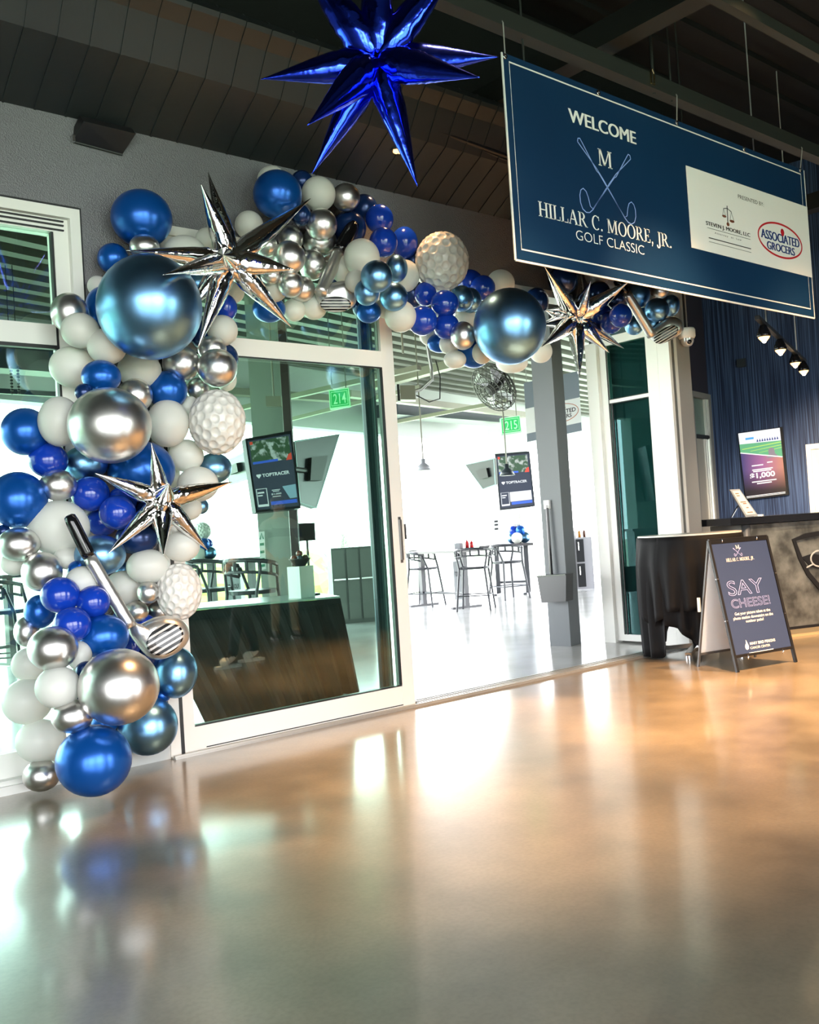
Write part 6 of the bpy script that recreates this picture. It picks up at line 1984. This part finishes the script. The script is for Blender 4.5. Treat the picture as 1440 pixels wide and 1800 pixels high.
back = [bm.verts.new(A1 + sn * 0.7 - EZ * 0.001), bm.verts.new(g1 + sn * 0.9 + EZ * 0.004)]
bm.faces.new((rows[0][n], back[0], back[1], rows[6][n]))
dc2 = obj('tablecloth', bm, mat('black drape', (0.006, 0.006, 0.007), 0.8), bt)
sm_ = dc2.modifiers.new('thickness', 'SOLIDIFY'); sm_.thickness = 0.004
# small display on that table
dz_ = 0.764
def ontab(px, dep): 
    p = atd(px, 1000, dep); p.z = dz_; return p
db = ontab(528, depth_of(A1) + 0.12)
bm = BM(); rbox(bm, db + EZ * 0.12, (0.17, 0.12, 0.24), 0.3); o = obj('display_box', bm, m_white); recenter(o, db); tag(o, 'small white display box on the draped table behind the sliding door', 'box')
bw = thing('ornament_bowl', 'dark bowl of small balls on the white display box', 'bowl', db + EZ * 0.24)
bm = BM(); lathe(bm, [(0, 0), (0.04, 0), (0.08, 0.05), (0.085, 0.06), (0.07, 0.05), (0, 0.015)], db + EZ * 0.24, 20); obj('bowl_body', bm, m_dark, bw, smooth=True)
for i in range(7):
    a_ = i * 2 * math.pi / 6
    p = db + EZ * (0.30 if i < 6 else 0.335) + (Vector((cos(a_), sin(a_), 0)) * 0.05 if i < 6 else Vector())
    bm = BM(); ball(bm, p, 0.026, 12, 8); o = obj('ornament', bm, mat(['rust ball', 'slate ball', 'brown ball'][i % 3], [(0.2, 0.06, 0.04), (0.05, 0.07, 0.09), (0.1, 0.06, 0.04)][i % 3], 0.25), None, smooth=True); recenter(o, p)
    tag(o, 'small dark ball in the bowl on the white display box', 'ball', 'balls in the ornament bowl')
tp = ontab(543, depth_of(A1) + 0.35)
tb3 = thing('tablet_stand', 'dark tablet on a thin stand at the back of the draped table', 'tablet', tp)
bm = BM(); rbox(bm, tp + EZ * 0.5, (0.19, 0.015, 0.14), 0.25); obj('tablet', bm, m_black, tb3)
bm = BM(); tube(bm, [tp, tp + EZ * 0.44], 0.01, 8); rbox(bm, tp + EZ * 0.006, (0.12, 0.1, 0.012), 0.25); obj('stand', bm, m_dark, tb3)
# tall grey cupboard behind it
k0, k1 = atz(590, 1098, 0), atz(662, 1092, 0)
kx2 = (k1 - k0).normalized(); ky2 = Vector((-kx2.y, kx2.x, 0)); W2 = (k1 - k0).length
kb = thing('bar_cabinet', 'long grey green bar cabinet behind the sliding door, right of the draped table', 'cabinet', k0)
Hh = 1.06
bm = BM(); prism(bm, [k0, k1, k1 + ky2 * 0.5, k0 + ky2 * 0.5], EZ * Hh); obj('body', bm, mat('grey green cabinet', (0.09, 0.10, 0.09), 0.4), kb)
for i in range(3):
    bm = BM(); a_ = k0 + kx2 * (W2 * (i / 3) + 0.015) - ky2 * 0.02; b_ = k0 + kx2 * (W2 * ((i + 1) / 3) - 0.015) - ky2 * 0.02
    prism(bm, [a_ + EZ * 0.06, b_ + EZ * 0.06, b_ + EZ * (Hh - 0.03), a_ + EZ * (Hh - 0.03)], ky2 * 0.018); dr_ = obj('door', bm, mat('grey cabinet door', (0.13, 0.14, 0.125), 0.4), kb)
    bm = BM(); bar(bm, a_ + EZ * 0.62 - ky2 * 0.02, b_ + EZ * 0.62 - ky2 * 0.02, 0.02, 0.02); obj('handle', bm, m_metal, dr_)

# bare tree beyond the range
def tree(base, h, seed, label):
    rnd = random.Random(seed)
    bm = BM()
    def grow(p, d, ln, r, lev):
        q_ = p + d * ln
        tube(bm, [p, p + d * ln * 0.5 + Vector((rnd.uniform(-1, 1), rnd.uniform(-1, 1), 0)) * ln * 0.05, q_], [r, r * 0.85, r * 0.65], 5, cap=False)
        if lev == 0: return
        for _ in range(3 if lev > 2 else 4):
            nd = (d + Vector((rnd.uniform(-1, 1), rnd.uniform(-1, 1), rnd.uniform(-0.2, 0.7))) * 0.75).normalized()
            grow(q_ - d * ln * rnd.uniform(0, 0.35), nd, ln * rnd.uniform(0.6, 0.8), r * 0.55, lev - 1)
    grow(Vector(base), Vector((0, 0, 1)), h * 0.3, h * 0.022, 4)
    o = obj('bare_tree', bm, mat('grey bark', (0.28, 0.27, 0.22), 0.8)); recenter(o, base); tag(o, label, 'tree')
b0 = atd(592, 965, 48); b0.z = -4.2
tree(b0, 7.6, 4, 'leafless tree on the range beyond the sliding door')
bm = BM()
rnd = random.Random(2)
hb = atd(400, 975, 75); hb.z = -4.2
for k in range(14):
    ball(bm, hb + RV * rnd.uniform(-6, 6) + EZ * rnd.uniform(1.0, 3.0), rnd.uniform(1.4, 2.4), 10, 7)
for v in bm.verts: v.co += Vector((rnd.uniform(-1, 1), rnd.uniform(-1, 1), rnd.uniform(-1, 1))) * 0.35
o = obj('shrub_bank', bm, mat('yellow green foliage', (0.38, 0.46, 0.14), 0.9)); recenter(o, hb); tag(o, 'yellow green bank of shrubs on the range at left', 'shrubs'); o['kind'] = 'stuff'

# ------------------------------------------------------------------ two people standing in the foyer, seen mirrored in the sliding door
m_skin = mat('skin', (0.52, 0.30, 0.21), 0.5)
def body(name, joints, edges, slots, pick, root, smooth=2):
    """joints: name -> (xyz, radius); one skinned surface"""
    names = list(joints)
    me = bpy.data.meshes.new(name)
    me.from_pydata([joints[n_][0] for n_ in names], [(names.index(a), names.index(b)) for a, b in edges], [])
    o = bpy.data.objects.new(name, me); COL.objects.link(o)
    md = o.modifiers.new('skin', 'SKIN'); md.use_smooth_shade = True
    sv = me.skin_vertices[0].data
    for i, n_ in enumerate(names):
        r = joints[n_][1]
        sv[i].radius = (r, r) if not isinstance(r, tuple) else r
        sv[i].use_root = (i == 0)
    ss = o.modifiers.new('sub', 'SUBSURF'); ss.levels = ss.render_levels = smooth
    dg = bpy.context.evaluated_depsgraph_get()
    m2 = bpy.data.meshes.new_from_object(o.evaluated_get(dg))
    bpy.data.objects.remove(o)
    o = bpy.data.objects.new(name, m2); COL.objects.link(o); o.parent = root
    for s in slots: m2.materials.append(s)
    for p in m2.polygons:
        p.use_smooth = True
        p.material_index = pick(Vector(p.center))
    return o
def person(loc, rz, pants, shirt, stripe, shoe, hair, stride, label, arms):
    root = thing('person', label, 'person', loc, rz, None)
    J = {'pelvis': ((0, 0, 0.96), (0.15, 0.11)), 'belly': ((0, 0, 1.1), (0.145, 0.11)), 'chest': ((0, -0.01, 1.32), (0.17, 0.12)), 'collar': ((0, 0, 1.46), (0.09, 0.075)), 'neck': ((0, 0.01, 1.53), 0.055), 'skull': ((0, 0.025, 1.62), (0.075, 0.09)), 'crown': ((0, 0.015, 1.72), (0.07, 0.085))}
    E = [('pelvis', 'belly'), ('belly', 'chest'), ('chest', 'collar'), ('collar', 'neck'), ('neck', 'skull'), ('skull', 'crown')]
    for s, sd_ in ((-1, 'L'), (1, 'R')):
        f = stride * s
        J['hip' + sd_] = ((s * 0.10, 0, 0.88), 0.095); J['knee' + sd_] = ((s * 0.105, f * 0.5 + 0.02, 0.50), 0.066); J['ankle' + sd_] = ((s * 0.11, f, 0.10), 0.05); J['toe' + sd_] = ((s * 0.12, f + 0.15, 0.045), 0.04)
        E += [('pelvis', 'hip' + sd_), ('hip' + sd_, 'knee' + sd_), ('knee' + sd_, 'ankle' + sd_), ('ankle' + sd_, 'toe' + sd_)]
        el, wr = arms[0 if s < 0 else 1]
        J['sh' + sd_] = ((s * 0.20, 0, 1.42), 0.062); J['el' + sd_] = ((s * el[0], el[1], el[2]), 0.043); J['wr' + sd_] = ((s * wr[0], wr[1], wr[2]), 0.03)
        d = (Vector(J['wr' + sd_][0]) - Vector(J['el' + sd_][0])).normalized()
        pm_ = Vector(J['wr' + sd_][0]) + d * 0.07
        J['palm' + sd_] = (tuple(pm_), (0.036, 0.018))
        E += [('collar', 'sh' + sd_), ('sh' + sd_, 'el' + sd_), ('el' + sd_, 'wr' + sd_), ('wr' + sd_, 'palm' + sd_)]
        sdv = d.cross(Vector((0, 0, 1)))
        sdv = sdv.normalized() if sdv.length > 0.2 else Vector((1, 0, 0))
        for k, (off, ln) in enumerate(((-0.027, 0.062), (-0.009, 0.075), (0.009, 0.07), (0.026, 0.055))):
            b_ = pm_ + d * 0.03 + sdv * off
            J['f%d%s' % (k, sd_)] = (tuple(b_), 0.0095); J['g%d%s' % (k, sd_)] = (tuple(b_ + d * ln * 0.6 + EZ * -0.004), 0.0085); J['h%d%s' % (k, sd_)] = (tuple(b_ + d * ln * 0.95 - EZ * 0.018), 0.008)
            E += [('palm' + sd_, 'f%d%s' % (k, sd_)), ('f%d%s' % (k, sd_), 'g%d%s' % (k, sd_)), ('g%d%s' % (k, sd_), 'h%d%s' % (k, sd_))]
        tb_ = pm_ - d * 0.015 - sdv * s * -0.038
        J['t0' + sd_] = (tuple(tb_), 0.0115); J['t1' + sd_] = (tuple(tb_ + d * 0.035 + sdv * s * 0.014 - EZ * 0.01), 0.0095)
        E += [('palm' + sd_, 't0' + sd_), ('t0' + sd_, 't1' + sd_)]
    def pick(c):
        if c.z < 0.105: return 3
        if c.z < 1.0 and abs(c.x) < 0.22 and not (abs(c.x) > 0.19 and c.z > 0.9): return 0
        if c.z > 1.49: return 2
        if c.z > 1.0 and math.hypot(c.x, c.y) < 0.31 and c.z > 1.0 and not (abs(c.y) > 0.2):
            return 4 if (stripe and 1.24 < c.z < 1.36) else 1
        return 2
    body('body', J, E, [pants, shirt, m_skin, shoe, stripe or shirt], pick, root)
    bm = BM(); ball(bm, (0, 0.0, 1.695), 0.1, 20, 14, (0.92, 1.06, 0.95))
    for v in list(bm.verts):
        if v.co.z < 1.66 and v.co.y > -0.02: v.co.y = min(v.co.y, 0.02); 
        if v.co.y > 0.075 and v.co.z < 1.72: v.co.y = 0.07
    obj('hair', bm, hair, root, local=True, smooth=True)
    bm = BM()
    tube(bm, [(0, 0.105, 1.665), (0, 0.128, 1.625), (0, 0.112, 1.612)], [0.007, 0.014, 0.010], 8)
    for s in (-1, 1): ball(bm, (s * 0.08, 0.01, 1.63), 0.022, 8, 6, (0.4, 0.9, 1.3))
    obj('nose_and_ears', bm, m_skin, root, local=True, smooth=True)
    bm = BM()
    for s in (-1, 1): ball(bm, (s * 0.03, 0.105, 1.65), 0.010, 10, 6, (1.2, 0.6, 0.7))
    obj('eyes', bm, mat('dark eye', (0.03, 0.02, 0.02), 0.2), root, local=True)
    bm = BM(); tube(bm, [(-0.024, 0.108, 1.583), (0, 0.115, 1.58), (0.024, 0.108, 1.583)], 0.006, 6); obj('mouth', bm, mat('lips', (0.4, 0.15, 0.13), 0.5), root, local=True)
    for s in (-1, 1):
        f = stride * s
        bm = BM(); prism(bm, [(s * 0.11 - 0.045, f - 0.07, 0), (s * 0.11 + 0.045, f - 0.07, 0), (s * 0.12 + 0.05, f + 0.1, 0), (s * 0.12 + 0.03, f + 0.2, 0), (s * 0.12 - 0.03, f + 0.2, 0), (s * 0.12 - 0.05, f + 0.1, 0)], (0, 0, 0.028)); obj('shoe_sole', bm, shoe, root, local=True)
    return root
pA = atz(487, 1125, 0); pA.y = -pA.y + 0.0
person((pA.x + 0.15, pA.y, 0), R_(12), mat('khaki trousers', (0.42, 0.30, 0.18), 0.7), mat('grey blue tee', (0.30, 0.38, 0.42), 0.7), mat('navy chest stripe', (0.02, 0.04, 0.12), 0.7), mat('brown leather', (0.10, 0.05, 0.03), 0.5), mat('brown hair', (0.07, 0.04, 0.02), 0.6), 0.06,
       'person in grey blue tee and khaki trousers, mirrored in the sliding door', (((0.27, 0.03, 1.16), (0.25, 0.24, 1.06)), ((0.27, 0.03, 1.16), (0.22, 0.26, 1.10))))
pB = atz(434, 1167, 0); pB.y = -pB.y
person((pB.x, pB.y, 0), R_(90), mat('black trousers', (0.010, 0.010, 0.012), 0.7), mat('black top', (0.012, 0.012, 0.014), 0.7), None, mat('white sneaker', (0.75, 0.75, 0.73), 0.5), mat('dark hair', (0.02, 0.015, 0.01), 0.6), 0.20,
       'person in black trousers and white sneakers walking, mirrored in the sliding door', (((0.26, -0.10, 1.17), (0.25, 0.02, 0.93)), ((0.26, 0.10, 1.17), (0.25, 0.26, 1.0))))
